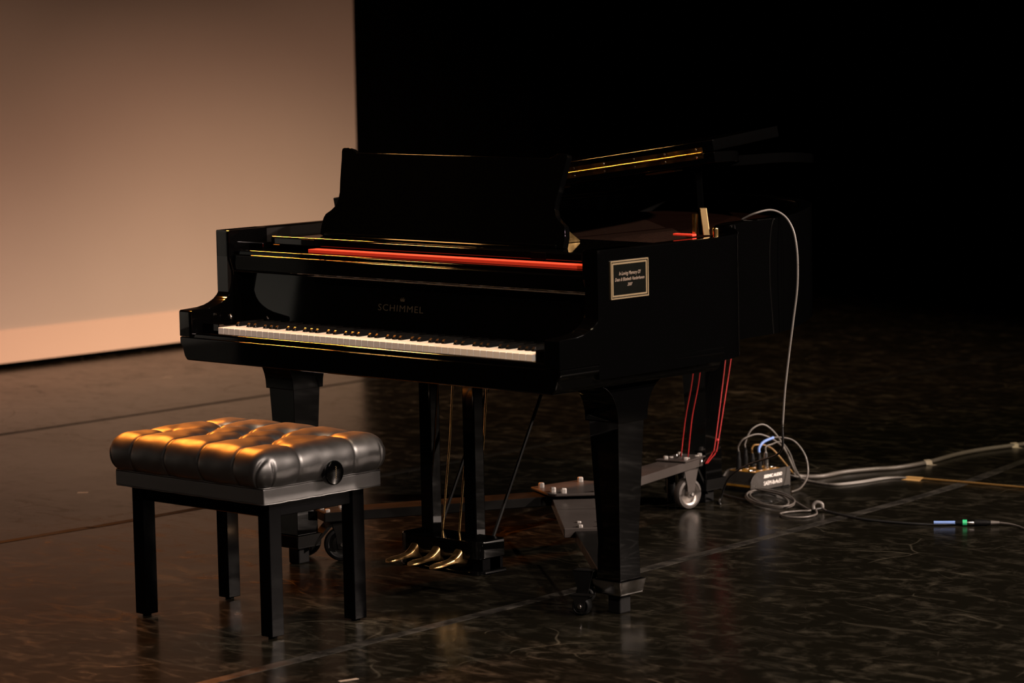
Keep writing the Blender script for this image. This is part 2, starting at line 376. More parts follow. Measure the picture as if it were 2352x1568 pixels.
# ------------------------------------------------------------------ grand piano
PN = thing_root('grand_piano', (0, 0.9, 0), 'black polished grand piano with raised lid and white keyboard', 'piano')
W = 0.738; ARM = 0.054
RIM_Z0, RIM_Z1 = 0.655, 0.990
out_pts = [(W, 0.15), (W, 0.45), (0.733, 0.62), (0.700, 0.76), (0.60, 0.885), (0.487, 0.99), (0.437, 1.11), (0.422, 1.27), (0.372, 1.42), (0.282, 1.59), (0.185, 1.75), (0.03, 1.93), (-0.17, 2.05), (-0.40, 2.09), (-0.60, 2.04), (-0.715, 1.90), (-W, 1.72), (-W, 1.2), (-W, 0.6), (-W, 0.15)]
outline = [Vector((p.x, p.y)) for p in spline([(x, y, 0) for x, y in out_pts], 7)]
def offset(line, d):
    res = []
    for i, p in enumerate(line):
        t = (line[min(i+1, len(line)-1)]-line[max(i-1, 0)]).normalized()
        res.append(p+Vector((-t.y, t.x))*d)
    return res
inner = offset(outline, 0.045)
bm = bmesh.new()
rows = []
e = 0.004
for i in range(len(outline)):
    o_, n_ = outline[i], inner[i]
    od = (n_-o_).normalized()*e
    rows.append([bm.verts.new((*o_, RIM_Z0)), bm.verts.new((*o_, RIM_Z1-e)), bm.verts.new((*(o_+od*0.3), RIM_Z1-e*0.3)), bm.verts.new((*(o_+od), RIM_Z1)),
                 bm.verts.new((*(n_-od), RIM_Z1)), bm.verts.new((*n_, RIM_Z1-e)), bm.verts.new((*n_, RIM_Z0))])
for A, B in zip(rows, rows[1:]):
    for k in range(7): bm.faces.new((A[k], A[(k+1) % 7], B[(k+1) % 7], B[k])).material_index = 1 if k >= 5 else 0
bm.faces.new(rows[0]); bm.faces.new(rows[-1][::-1])
auto_smooth(link('rim', bm, [M['lacquer'], M['inner_rim']], PN), 30)

# soundboard, iron plate and strings inside
bm = bmesh.new(); prism(bm, [(p.x, p.y) for p in inner if p.y > 0.3], 0.86, 0.872, XY); link('soundboard', bm, M['wood_soundboard'], PN)
bm = bmesh.new(); ins = [p for p in offset(outline, 0.075) if p.y > 0.42]; prism(bm, [(p.x, p.y) for p in ins], 0.915, 0.935, XY, 0.004); link('iron_plate', bm, M['iron_plate'], PN)
bm = bmesh.new()
for i in range(70):
    x = 0.62-1.24*i/69; f_ = i/69
    y1 = 0.62+f_**0.8*1.2
    tube(bm, [(x, 0.47, 0.945), (x-0.05*f_ if x < 0 else x, y1, 0.943)], 0.0009, 4, caps=False)
tag(link('strings', bm, mat('string_steel', (0.010, 0.004, 0.002), 0.8, 0.0, spec=0.05), PN), kind='stuff')
bm = bmesh.new(); box(bm, 0.585, 0.655, 0.628, 0.646, 0.9895, 0.996, 0.002); link('felt_pad', bm, M['red_felt'], PN)

# arms with the sweeping cheek profile
prof = [(0.0, 0.6955), (0.0, 0.766), (0.004, 0.7705), (0.040, 0.7722), (0.068, 0.7735), (0.092, 0.7775), (0.112, 0.784), (0.130, 0.7925), (0.144, 0.804), (0.155, 0.819), (0.162, 0.838), (0.1645, 0.856), (0.164, 0.872), (0.152, 0.908), (0.150, 0.913), (0.150, 0.986), (0.154, 0.990), (0.30, 0.990), (0.30, 0.6955)]
for s in (-1, 1):
    bm = bmesh.new(); x0, x1 = sorted((s*(W-ARM), s*W)); prism(bm, prof, x0, x1, YZ, 0.0016, 1)
    auto_smooth(link('arm', bm, M['lacquer'], PN), 25)
    bm = bmesh.new(); x0, x1 = sorted((s*(W-0.001), s*0.50))
# key bed with chamfered lower corners
bm = bmesh.new()
kb = [(-W, 0.6945), (W, 0.6945), (W, 0.676), (W-0.010, 0.664), (W-0.018, 0.640), (W-0.028, 0.628), (-W+0.028, 0.628), (-W+0.018, 0.640), (-W+0.010, 0.664), (-W, 0.676)]
prism(bm, kb, 0.0, 0.66, XZ, 0.004, 2); auto_smooth(link('key_bed', bm, M['lacquer'], PN), 30)
for s in (-1, 1):                                            # beams under the case
    bm = bmesh.new(); box(bm, s*0.30-0.04, s*0.30+0.04, 0.6, 1.15, 0.60, 0.66, 0.004); link('beam', bm, M['satin_black'], PN)
bm = bmesh.new(); prism(bm, [(p.x, p.y) for p in inner if p.y > 0.62], 0.655, 0.665, XY); link('bottom_board', bm, M['satin_black'], PN)
# key slip
bm = bmesh.new(); prism(bm, [(0.006, 0.690), (0.006, 0.702), (0.009, 0.7082), (0.013, 0.7088), (0.016, 0.7065), (0.016, 0.690)], -W+ARM, W-ARM, YZ, 0.001, 1); auto_smooth(link('key_slip', bm, M['lacquer'], PN), 25)
for s in (-1, 1):
    bm = bmesh.new(); x0, x1 = sorted((s*0.6135, s*(W-ARM-0.0005))); box(bm, x0, x1, 0.042, 0.19, 0.690, 0.7345, 0.003)
    link('key_block', bm, M['lacquer'], PN)
    bm = bmesh.new(); lathe(bm, [(0, 0.004), (0.005, 0.004), (0.0065, 0.002), (0.0065, 0)], frame_m((s*0.66, 0.0045, 0.672), (1, 0, 0), (0, 0, 1)), 12)
    link('key_bed_screw', bm, M['chrome'], PN)
# keys
def key_mesh(wd, wood):
    b_ = bmesh.new(); box(b_, -wd/2, wd/2, 0.035, 0.186, 0.7055, 0.7242, 0.0009, 1)
    old = set(b_.faces); box(b_, -wd/2+0.0006, wd/2-0.0006, 0.0375, 0.186, 0.690, 0.7058)
    for f_ in b_.faces: f_.material_index = 0 if f_ in old else 1
    me = bpy.data.meshes.new('white_key'); b_.to_mesh(me); b_.free(); me.materials.append(M['ivory']); me.materials.append(M['key_wood']); return me
KW = 1.222/52
wk = key_mesh(KW-0.0011, True)
bmk = bmesh.new()
pr = [(0.086, 0.7235), (0.0872, 0.7305), (0.0925, 0.7355), (0.096, 0.7362), (0.186, 0.7362), (0.186, 0.7235)]
A = [bmk.verts.new((-0.0068+(0.0019 if z > 0.73 else 0), y, z)) for y, z in pr]; B = [bmk.verts.new((0.0068-(0.0019 if z > 0.73 else 0), y, z)) for y, z in pr]
bmk.faces.new(A); bmk.faces.new(B[::-1])
for i in range(6): bmk.faces.new((A[i], B[i], B[(i+1) % 6], A[(i+1) % 6]))
bmesh.ops.recalc_face_normals(bmk, faces=bmk.faces); bevel_all(bmk, bmk.edges[:], 0.0011, 2)
bk = bpy.data.meshes.new('black_key'); bmk.to_mesh(bk); bmk.free(); bk.materials.append(M['ebony'])
for i in range(52):
    o = bpy.data.objects.new('white_key', wk); COL.objects.link(o); o.parent = PN; o.location = (-0.611+KW*(i+0.5), 0, 0)
    if i < 51 and (i % 7) in (0, 2, 3, 5, 6):
        o = bpy.data.objects.new('black_key', bk); COL.objects.link(o); o.parent = PN
        sh = {0: 0.0, 2: -0.0018, 3: 0.0018, 5: -0.0025, 6: 0.0}[i % 7]
        o.location = (-0.611+KW*(i+1)+sh, 0, 0)
# fallboard
fb = [(0.1893, 0.731), (0.1903, 0.739), (0.207, 0.866), (0.200, 0.8705), (0.1700, 0.8735), (0.1665, 0.877), (0.1635, 0.9170), (0.1655, 0.9200), (0.1700, 0.9205), (0.1715, 0.9300), (0.1745, 0.9330), (0.245, 0.933), (0.245, 0.731)]
FBX = W-ARM-0.0008
bm = bmesh.new(); prism(bm, fb, -FBX, FBX, YZ, 0.0008, 2); FB = auto_smooth(link('fallboard', bm, M['lacquer'], PN), 22)
nrm = Vector((0, -0.127, 0.017)).normalized()
tdir = Vector((0, 0.017, 0.127)).normalized()
FBc = Vector((0, 0.190, 0.739))
text('lettering', 'SCHIMMEL', 0.026, FBc+tdir*0.0555+Vector((-0.035, -0.0006, 0)), (1, 0, 0), tdir, M['gold_dark'], FB, 0.0003, 0, 1.15, fit=0.176)
bm = bmesh.new()                                             # small crown emblem above the lettering
cp = FBc+tdir*0.0815+Vector((-0.029, -0.0006, 0)); cm = frame_m(cp, (1, 0, 0), tdir)
crown = [(-0.0075, -0.0055), (0.0075, -0.0055), (0.0095, 0.004), (0.005, -0.001), (0.0035, 0.0065), (0, 0.0005), (-0.0035, 0.0065), (-0.005, -0.001), (-0.0095, 0.004)]
prism(bm, crown, 0, 0.0004, lambda p, q, a: cm @ Vector((p, q, a))); link('emblem', bm, M['gold_dark'], FB)
for s in (-1,):                                              # small polished knob at the left end of the fallboard
    bm = bmesh.new(); lathe(bm, [(0, 0.0), (0.006, 0.0), (0.0075, 0.004), (0.0085, 0.010), (0.006, 0.017), (0, 0.019)], Matrix.Translation((s*0.652, 0.120, 0.7345)), 14)
    link('fallboard_knob', bm, M['chrome'], PN, smooth=True)
# red felt strip above the fallboard, cut short at the left in place of shade
bm = bmesh.new(); box(bm, -0.405, W-ARM-0.001, 0.200, 0.238, 0.9332, 0.9435, 0.001, 1); link('felt_strip', bm, M['red_felt'], PN)
# music shelf with two slide arms
bm = bmesh.new(); prism(bm, [(0.240, 0.949), (0.240, 0.9665), (0.244, 0.971), (0.60, 0.971), (0.60, 0.9455), (0.243, 0.9455)], -0.602, 0.602, YZ, 0.0015, 2); auto_smooth(link('music_shelf', bm, M['lacquer'], PN), 30)
for s in (-1, 1):
    bm = bmesh.new(); x0, x1 = sorted((s*0.628, s*(W-0.0455))); box(bm, x0, x1, 0.23, 0.66, 0.93, 0.952, 0.003); link('shelf_runner', bm, M['lacquer'], PN)
    bm = bmesh.new(); box(bm, *sorted((s*0.42, s*0.475)), 0.2385, 0.2415, 0.949, 0.967, 0.0008, 1); link('shelf_stop', bm, M['satin_black'], PN)
# music desk: carved outline, raised frame, recessed panel, rear strut
DK = Vector((0, 0.32, 0.9715)); dt = Vector((0, 0.065, 0.25)).normalized(); dn = Vector((1, 0, 0)).cross(dt)
def D(p, q, a): return DK+Vector((p, 0, 0))+dt*q+dn*(-a)
half = [(0.472, 0.0), (0.473, 0.030), (0.468, 0.052), (0.462, 0.062), (0.442, 0.074), (0.428, 0.086), (0.420, 0.104), (0.419, 0.126), (0.424, 0.155), (0.429, 0.190), (0.433, 0.222), (0.437, 0.245), (0.436, 0.2525), (0.430, 0.2555), (0.408, 0.2560), (0.400, 0.2550), (0.388, 0.2485), (0.374, 0.2425)]
desk_out = half + [(-x, y) for x, y in half[::-1]]
hin = [(0.434, 0.0), (0.434, 0.026), (0.428, 0.042), (0.412, 0.055), (0.394, 0.075), (0.382, 0.104), (0.3795, 0.130), (0.383, 0.160), (0.388, 0.190), (0.389, 0.209)]
desk_in = hin + [(-x, y) for x, y in hin[::-1]]
bm = bmesh.new(); prism(bm, desk_out, -0.010, 0.010, D, 0.0013, 2); MD = auto_smooth(link('music_desk', bm, M['lacquer'], PN), 30)
bm = bmesh.new()                                             # raised moulding strips left, right and top
def strip(o_, i_):
    n = len(o_); A = []
    for (ox, oy), (ix, iy) in zip(o_, i_):
        A.append([bm.verts.new(D(ox, oy, h)) for h in (0.009,)]+[bm.verts.new(D(ox+(ix-ox)*0.2, oy+(iy-oy)*0.2, 0.0165)), bm.verts.new(D(ox+(ix-ox)*0.75, oy+(iy-oy)*0.75, 0.0165)), bm.verts.new(D(ix, iy, 0.009))])
    for P_, Q_ in zip(A, A[1:]):
        for k in range(3): bm.faces.new((P_[k], P_[k+1], Q_[k+1], Q_[k]))
    bm.faces.new(A[0]); bm.faces.new(A[-1][::-1])
def resample(pts, n):
    P = [Vector(p) for p in pts]; L = [0]
    for a, b in zip(P, P[1:]): L.append(L[-1]+(b-a).length)
    res = []
    for i in range(n):
        s_ = L[-1]*i/(n-1); k = 0
        while k < len(P)-2 and L[k+1] < s_: k += 1
        t = (s_-L[k])/(L[k+1]-L[k]) if L[k+1] > L[k] else 0
        q = P[k].lerp(P[k+1], min(1, t)); res.append((q.x, q.y))
    return res
for s in (1, -1):
    strip([(s*x, y) for x, y in resample(half[:14], 24)], [(s*x, y) for x, y in resample(hin, 24)])
xs = [-0.43+0.86*i/24 for i in range(25)]
def topy(x):
    ax = abs(x)
    return 0.2425 if ax < 0.374 else 0.2425+(min(ax, 0.408)-0.374)/0.034*0.0135
strip([(x, topy(x)) for x in xs], [(max(-0.389, min(0.389, x)), 0.209) for x in xs])
auto_smooth(link('desk_moulding', bm, M['lacquer'], MD), 35)
bm = bmesh.new(); box(bm, -0.45, 0.45, 0.305, 0.325, 0.9712, 0.982, 0.003); link('desk_ledge', bm, M['lacquer'], MD)
for s in (-1, 1):                                            # brass struts behind the desk
    bm = bmesh.new(); prism(bm, [(0.36, 0.9715), (0.52, 0.9715), (0.52, 0.976), (0.39, 1.06)], s*0.335-0.009, s*0.335+0.009, YZ, 0.001, 1)
    link('desk_strut', bm, M['brass'], MD)
# lid, raised on its short prop
LA = radians(7.7); LX, LZ = -0.745, 1.022
def LP(uu, y, ww): return Vector((LX+uu*cos(LA)-ww*sin(LA), y, LZ+uu*sin(LA)+ww*cos(LA)))
FOLD = 0.63
lid_out = [(p.x-LX, p.y) for p in offset(outline, -0.012) if p.y > FOLD+0.005]
lid_poly = [(1.491, FOLD)] + lid_out + [(0.0, FOLD)]
bm = bmesh.new(); prism(bm, lid_poly, -0.030, -0.001, lambda p, q, a: LP(p, q, a), 0.0025, 2); auto_smooth(link('lid', bm, M['lacquer'], PN), 30)
TI = radians(5.0)
def FP(uu, d, ww): return LP(uu, FOLD+d*cos(TI)-ww*sin(TI), 0.001+d*sin(TI)+ww*cos(TI))
bm = bmesh.new(); prism(bm, [(0.0, 0.0), (1.491, 0.0), (1.491, 0.285), (0.0, 0.285)], 0.0, 0.030, lambda p, q, a: FP(p, q, a), 0.0025, 2); auto_smooth(link('lid_flap', bm, M['lacquer'], PN), 30)
bm = bmesh.new()
prism(bm, [(0.06, -0.0155), (1.452, -0.0155), (1.452, 0.0155), (0.06, 0.0155)], -0.0012, 0.0, lambda p, q, a: LP(p, FOLD+a, q))
tube(bm, [LP(0.06+1.392*i/40, FOLD-0.0035, 0.0) for i in range(41)], 0.0024, 8)
LH = auto_smooth(link('lid_hinge', bm, M['brass'], PN), 40)
for i in range(12):
    for j in (-1, 1):
        uu = 1.43-i*0.112-(0.03 if j < 0 else 0)*0
        bm = bmesh.new(); lathe(bm, [(0, 0.0016), (0.0022, 0.0012), (0.0032, 0)], frame_m(LP(uu, FOLD-0.0014, j*0.0105), (1, 0, 0), (0, 0, 1)), 8)
        link('screw', bm, M['chrome'], LH)
for s_, yy_ in ((1.24, 0.70), (0.82, 0.70)):                  # cup plates and bumpers under the lid
    bm = bmesh.new(); box(bm, s_-0.045, s_+0.06, yy_-0.02, yy_+0.02, 0, 0.006, 0.002, 1)
    for v in bm.verts: v.co = LP(v.co.x, v.co.y, -0.036+v.co.z)
    link('cup_plate', bm, M['dull_brass'], PN)
# lid props
bm = bmesh.new(); top = LP(1.383, 0.685, -0.031); base = Vector((0.650, 0.675, 0.992))
ax = (top-base); mm = frame_m(base, (0.74, -0.67, 0), ax)
prism(bm, [(-0.009, -0.006), (0.009, -0.006), (0.009, 0.006), (-0.009, 0.006)], 0, ax.length, lambda p, q, a: base+Vector((0.7, 0.714, 0))*p+Vector((0.714, -0.7, 0))*q+ax.normalized()*a, 0.002, 1)
link('lid_prop', bm, M['lacquer'], PN)
bm = bmesh.new(); b2 = Vector((0.665, 0.676, 0.990)); ax2 = Vector((-0.012, 0, 0.075))
prism(bm, [(-0.0095, -0.004), (0.0095, -0.004), (0.0095, 0.004), (-0.0095, 0.004)], 0, ax2.length, lambda p, q, a: b2+Vector((0.7, 0.714, 0))*p+Vector((0.714, -0.7, 0))*q+ax2.normalized()*a, 0.0015, 1)
link('short_prop', bm, M['dull_brass'], PN)
bm = bmesh.new(); box(bm, 0.630, 0.644, 0.655, 0.668, 0.990, 1.050, 0.002, 1); link('prop_bracket', bm, M['brass'], PN)
bm = bmesh.new(); lathe(bm, [(0, 0.02), (0.0075, 0.02), (0.0085, 0.018), (0.0085, 0)], Matrix.Translation((0.686, 0.688, 0.990)), 14); auto_smooth(link('prop_stud', bm, M['brass'], PN), 40)
# legs
def leg(name, x, y, z0):
    bm_ = bmesh.new(); lv = [(z0, 0.0395), (z0+0.004, 0.041), (0.155, 0.0405), (0.19, 0.0385), (0.52, 0.052), (0.522, 0.0535)]
    rings = []
    for z, h in lv:
        rings.append([bm_.verts.new((x+a*h, y+b*h, z)) for a, b in ((-1, -1), (1, -1), (1, 1), (-1, 1))])
    for A_, B_ in zip(rings, rings[1:]):
        for k in range(4): bm_.faces.new((A_[k], A_[(k+1) % 4], B_[(k+1) % 4], B_[k]))
    bm_.faces.new(rings[0][::-1]); bm_.faces.new(rings[-1])
    bmesh.ops.recalc_face_normals(bm_, faces=bm_.faces)
    bevel_all(bm_, [e_ for e_ in bm_.edges if e_.calc_face_angle(0) > 0.6], 0.003, 2)
    L_ = auto_smooth(link(name, bm_, M['lacquer'], PN), 30)
    pf = [(-0.059, 0.520), (0.059, 0.520)] + [(0.059+0.075*(1-cos(t)), 0.524+0.10*sin(t)) for t in [pi/2*i/8 for i in range(9)]] + [(-0.059-0.075*(1-cos(t)), 0.524+0.10*sin(t)) for t in [pi/2*i/8 for i in range(8, -1, -1)]]
    bm_ = bmesh.new(); prism(bm_, [(y+p, q) for p, q in pf], x-0.059, x+0.059, YZ, 0.002, 1)
    if y > 1: 
        b2_ = bmesh.new(); box(b2_, x-0.10, x+0.10, y-0.10, y+0.06, 0.622, 0.656, 0.004); link('leg_block', b2_, M['satin_black'], L_)
    auto_smooth(link('leg_bracket', bm_, M['lacquer'], L_), 30)
    return L_
LEGS = [(-0.632, 0.343, 0.058), (0.615, 0.352, 0.062), (-0.395, 1.915, 0.050)]
for x, y, z in LEGS: leg('leg', x, y, z)
# pedal lyre
LY = 0.350
bm = bmesh.new(); box(bm, -0.150, 0.150, LY-0.065, LY+0.085, 0.612, 0.630, 0.003); lyre = link('pedal_lyre', bm, M['lacquer'], PN)
for s in (-1, 1):
    bm = bmesh.new(); box(bm, s*0.085-0.022, s*0.085+0.022, LY-0.020, LY+0.020, 0.13, 0.615, 0.004); link('lyre_post', bm, M['lacquer'], lyre)
    bm = bmesh.new(); tube(bm, [(s*0.105, LY+0.040, 0.125), (s*0.105, LY+0.33, 0.655)], 0.0050, 8); link('lyre_brace', bm, M['black_rubber'], lyre)
bm = bmesh.new()
lb = [(-0.155, LY+0.045), (-0.155, LY-0.035)] + [(-0.155+0.035*(1-cos(t)), LY-0.035-0.035*sin(t)) for t in [pi/2*i/5 for i in range(1, 6)]] + [(0.12+0.035*sin(t), LY-0.07+0.035*(1-cos(t))) for t in [pi/2*i/5 for i in range(0, 6)]] + [(0.155, LY+0.045)]
prism(bm, lb, 0.098, 0.150, XY, 0.004, 2); auto_smooth(link('lyre_box', bm, M['lacquer'], lyre), 30)
bm = bmesh.new(); prism(bm, [(p*1.03, LY+(q-LY)*1.03) for p, q in lb], 0.055, 0.066, XY, 0.003, 2); auto_smooth(link('lyre_base', bm, M['lacquer'], lyre), 30)
bm = bmesh.new(); box(bm, -0.150, 0.150, LY-0.01, LY+0.04, 0.066, 0.099); 
for s in (-1, 1): box(bm, s*0.132-0.018, s*0.132+0.018, LY-0.04, LY+0.03, 0.066, 0.099)
link('lyre_back', bm, M['satin_black'], lyre)
for x in (-0.086, 0.0, 0.086):
    bm = bmesh.new(); tube(bm, [(x*0.76, LY+0.022, 0.145), (x*0.76, LY+0.06, 0.40), (x*0.78, LY+0.082, 0.60)], 0.0028, 8)
    tube(bm, [(x*0.777, LY+0.0775, 0.56), (x*0.779, LY+0.0803, 0.585)], 0.0055, 8)
    auto_smooth(link('pedal_rod', bm, M['brass'], lyre), 40)
    bm = bmesh.new()                                         # pedal: narrow flared neck then a rounded foot plate
    st = [(LY-0.050, 0.018, 0.080, 0.150), (LY-0.060, 0.017, 0.081, 0.139), (LY-0.071, 0.016, 0.083, 0.124), (LY-0.084, 0.0145, 0.085, 0.111), (LY-0.100, 0.0135, 0.087, 0.102), (LY-0.122, 0.0155, 0.087, 0.098), (LY-0.148, 0.0195, 0.086, 0.096), (LY-0.166, 0.0175, 0.085, 0.093), (LY-0.177, 0.008, 0.084, 0.089)]
    R_ = []
    sg = lambda q: (abs(q)**0.55)*(1 if q > 0 else -1)
    for y, h, za, zb in st:
        R_.append([bm.verts.new((x+h*sg(cos(2*pi*(k+0.5)/12)), y, (za+zb)/2+(zb-za)/2*sg(sin(2*pi*(k+0.5)/12)))) for k in range(12)])
    for A_, B_ in zip(R_, R_[1:]):
        for k in range(12): bm.faces.new((A_[k], A_[(k+1) % 12], B_[(k+1) % 12], B_[k]))
    bm.faces.new(R_[0]); bm.faces.new(R_[-1][::-1])
    auto_smooth(link('pedal', bm, M['pedal_brass'], lyre), 45)
# plaque on the right side of the case
py0, py1, pz0, pz1 = 0.1973, 0.3455, 0.8585, 0.9584
px = W-0.0005
bm = bmesh.new(); box(bm, px, px+0.003, py0+0.010, py1-0.010, pz0+0.009, pz1-0.009); PL = link('plaque', bm, M['plaque_black'], PN)
def ring(bm_, m_, wd, h):
    for (a, b, c, d) in ((py0+m_, py1-m_, pz1-m_-wd, pz1-m_), (py0+m_, py1-m_, pz0+m_, pz0+m_+wd), (py0+m_, py0+m_+wd, pz0+m_+wd, pz1-m_-wd), (py1-m_-wd, py1-m_, pz0+m_+wd, pz1-m_-wd)):
        box(bm_, px, px+h, a, b, c, d)
bm = bmesh.new(); ring(bm, 0.0, 0.0032, 0.0045); link('plaque_frame', bm, M['gold_paint'], PL)
bm = bmesh.new(); ring(bm, 0.0058, 0.0042, 0.0038); link('plaque_frame', bm, M['gold_paint'], PL)
bm = bmesh.new(); ring(bm, 0.0032, 0.0026, 0.0025); link('plaque_groove', bm, M['plaque_black'], PL)
yc_ = (py0+py1)/2
for body, z, fit, sz in (('In Loving Memory Of', 0.9238, 0.086, 0.0135), ('Dean & Elizabeth Vanderheven', 0.9085, 0.116, 0.0125), ('2007', 0.8940, 0.020, 0.0115)):
    text('engraving', body, sz, (px+0.0031, yc_, z), (0, 1, 0), (0, 0, 1), M['pale_print'], PL, 0.0002, 0.35, 1.0, fit=fit)
fix_children(PN)

# ------------------------------------------------------------------ piano dolly (three-armed truck under the legs)
DL = thing_root('piano_dolly', (-0.14, 0.87, 0), 'grey steel three-armed piano dolly on wheels under the piano legs', 'dolly')
HUB = Vector((-0.235, 1.13, 0.0))
def arm_plate(target, w0, w1, z0, z1, start=0.02, stop=0.0):
    d = (Vector((target[0], target[1], 0))-HUB); L = d.length-stop; d = d.normalized(); n_ = Vector((-d.y, d.x, 0))
    b_ = bmesh.new(); th = 0.028
    P = []
    for t, wd, z in ((start, w0, z0), (L, w1, z1)):
        c = HUB+d*t
        P.append([b_.verts.new(c+n_*sx*wd+Vector((0, 0, z-k))) for sx, k in ((-1, 0), (1, 0), (1, th), (-1, th))])
    for k in range(4): b_.faces.new((P[0][k], P[0][(k+1) % 4], P[1][(k+1) % 4], P[1][k]))
    b_.faces.new(P[0]); b_.faces.new(P[1][::-1])
    bmesh.ops.recalc_face_normals(b_, faces=b_.faces); bevel_all(b_, b_.edges[:], 0.002, 1)
    return b_, d, n_, L
def bolt(x, y, z, r=0.008, h=0.011, up_=(0, 0, 1), nm='bolt', par=DL):
    b_ = bmesh.new(); k = Vector(up_).normalized(); xd = k.orthogonal()
    lathe(b_, [(r*0.55, -0.004), (r, -0.004), (r, h*0.8), (r*0.8, h), (0, h)], frame_m((x, y, z), xd, k.cross(xd)), 6)
    return link(nm, b_, M['zinc'], par)
def caster(x, y, ang, r=0.050, wd=0.026, top=0.132, m='rubber', fork='steel_plate'):
    """wheel with tyre, disc, axle and fork; ang = rolling direction"""
    mz = frame_m((x, y, r), (cos(ang), sin(ang), 0), (0, 0, 1))
    b_ = bmesh.new(); h = wd/2
    lathe(b_, [(r*0.72, -h*0.8), (r*0.80, -h), (r*0.95, -h*0.85), (r, -h*0.4), (r, h*0.4), (r*0.95, h*0.85), (r*0.80, h), (r*0.72, h*0.8)], mz, 32)
    whl = auto_smooth(link('wheel', b_, M[m], DL), 50)
    b_ = bmesh.new()
    lathe(b_, [(0.0, -h*0.9), (r*0.22, -h*0.9), (r*0.26, -h*0.45), (r*0.52, -h*0.35), (r*0.60, -h*0.7), (r*0.72, -h*0.82), (r*0.72, h*0.82), (r*0.60, h*0.7), (r*0.52, h*0.35), (r*0.26, h*0.45), (r*0.22, h*0.9), (0, h*0.9)], mz, 28)
    auto_smooth(link('wheel_disc', b_, M['disc' if m == 'rubber' else 'dark_steel'], whl), 40)
    b_ = bmesh.new()
    for s in (-1, 1):
        prism(b_, [(-0.012, -0.012), (0.012, -0.012), (0.017, r*0.6), (0.030, top-r), (-0.030, top-r), (-0.017, r*0.6)], s*(h+0.002), s*(h+0.0045), lambda p, q, a: mz @ Vector((p, q, a)))
    prism(b_, [(-0.030, -h-0.0045), (0.030, -h-0.0045), (0.030, h+0.0045), (-0.030, h+0.0045)], top-r-0.003, top-r, lambda p, q, a: mz @ Vector((p, a, q)))
    link('fork', b_, M[fork], whl)
    for s in (-1, 1):
        b_ = bmesh.new(); lathe(b_, [(0.0065, 0), (0.0065, 0.004), (0.005, 0.006), (0, 0.006)], mz @ Matrix.Translation((0, 0, s*(h+0.0045))) @ (Matrix.Identity(4) if s > 0 else Matrix.Rotation(pi, 4, 'X')), 8)
        link('axle', b_, M['chrome'], whl)
    return whl
ENDS = {}
for key, tgt, w0, w1, z0, z1, stop in (('tail', (-0.385, 1.835), 0.055, 0.046, 0.150, 0.158, 0.0), ('right', (0.135, 0.776), 0.088, 0.078, 0.148, 0.122, 0.0), ('left', (-0.60, 0.40), 0.055, 0.050, 0.148, 0.150, 0.0)):
    b_, d, n_, L = arm_plate(tgt, w0, w1, z0, z1, stop=stop)
    link('dolly_arm', b_, M['dark_steel' if key == 'left' else 'steel_plate'], DL); ENDS[key] = (d, n_, L, z1)
b_, d, n_, L = arm_plate((0.53, 0.435), 0.062, 0.050, 0.115, 0.098, start=0.44); link('lower_arm', b_, M['dark_steel'], DL)
bm = bmesh.new()                                             # hub plate bolted over the three arms
hp = []
for key in ('right', 'tail', 'left'):
    d, n_, L, z1 = ENDS[key]
    for sx, t in ((-0.075, 0.125), (0.075, 0.125)):
        c = d*t+n_*sx; hp.append((HUB.x+c.x, HUB.y+c.y))
c0 = Vector((sum(p[0] for p in hp)/6, sum(p[1] for p in hp)/6))
hp.sort(key=lambda p: math.atan2(p[1]-c0.y, p[0]-c0.x))
prism(bm, hp, 0.153, 0.161, XY, 0.002, 1); link('hub_plate', bm, M['steel_plate'], DL)
for key in ('right', 'tail', 'left'):
    d, n_, L, z1 = ENDS[key]
    for sx in (-0.05, 0.05):
        c = HUB+d*0.10+n_*sx; bolt(c.x, c.y, 0.161, 0.009, 0.014)
    lo = HUB+d*(L-0.045)
    for sx in (-0.030, 0.030):
        for t in (-0.030, 0.030):
            c = lo+n_*sx+d*t; bolt(c.x, c.y, z1, 0.0075, 0.008)
# end plate on the tail arm that carries two wheels, plus the wheels of the front arms
dT, nT, LT, zT = ENDS['tail']
bm = bmesh.new(); eT = HUB+dT*(LT-0.045)
prism(bm, [(-0.09, -0.055), (0.055, -0.050), (0.055, 0.050), (-0.09, 0.055)], 0.158, 0.163, lambda p, q, a: Vector((eT.x, eT.y, a))+dT*p+nT*q, 0.001, 1)
link('end_plate', bm, M['steel_plate'], DL)
for sx in (-0.036, 0.036):
    for t in (-0.055, 0.040):
        c = eT+nT*sx+dT*t; bolt(c.x, c.y, 0.163, 0.0075, 0.008)
caster(-0.342, 1.768, math.atan2(-0.35, -0.95)+radians(62), 0.050, 0.028, 0.130)
caster(-0.455, 1.820, math.atan2(dT.y, dT.x)+0.5, 0.050, 0.028, 0.130, 'black_rubber', 'dark_steel')
caster(0.455, 0.395, radians(20), 0.026, 0.03, 0.092, 'black_rubber', 'dark_steel')
caster(0.560, 0.265, radians(20), 0.026, 0.03, 0.055, 'black_rubber', 'dark_steel')
caster(-0.560, 0.445, radians(55), 0.050, 0.028, 0.122, 'black_rubber', 'dark_steel')
caster(-0.700, 0.430, radians(30), 0.050, 0.028, 0.122, 'black_rubber', 'dark_steel')
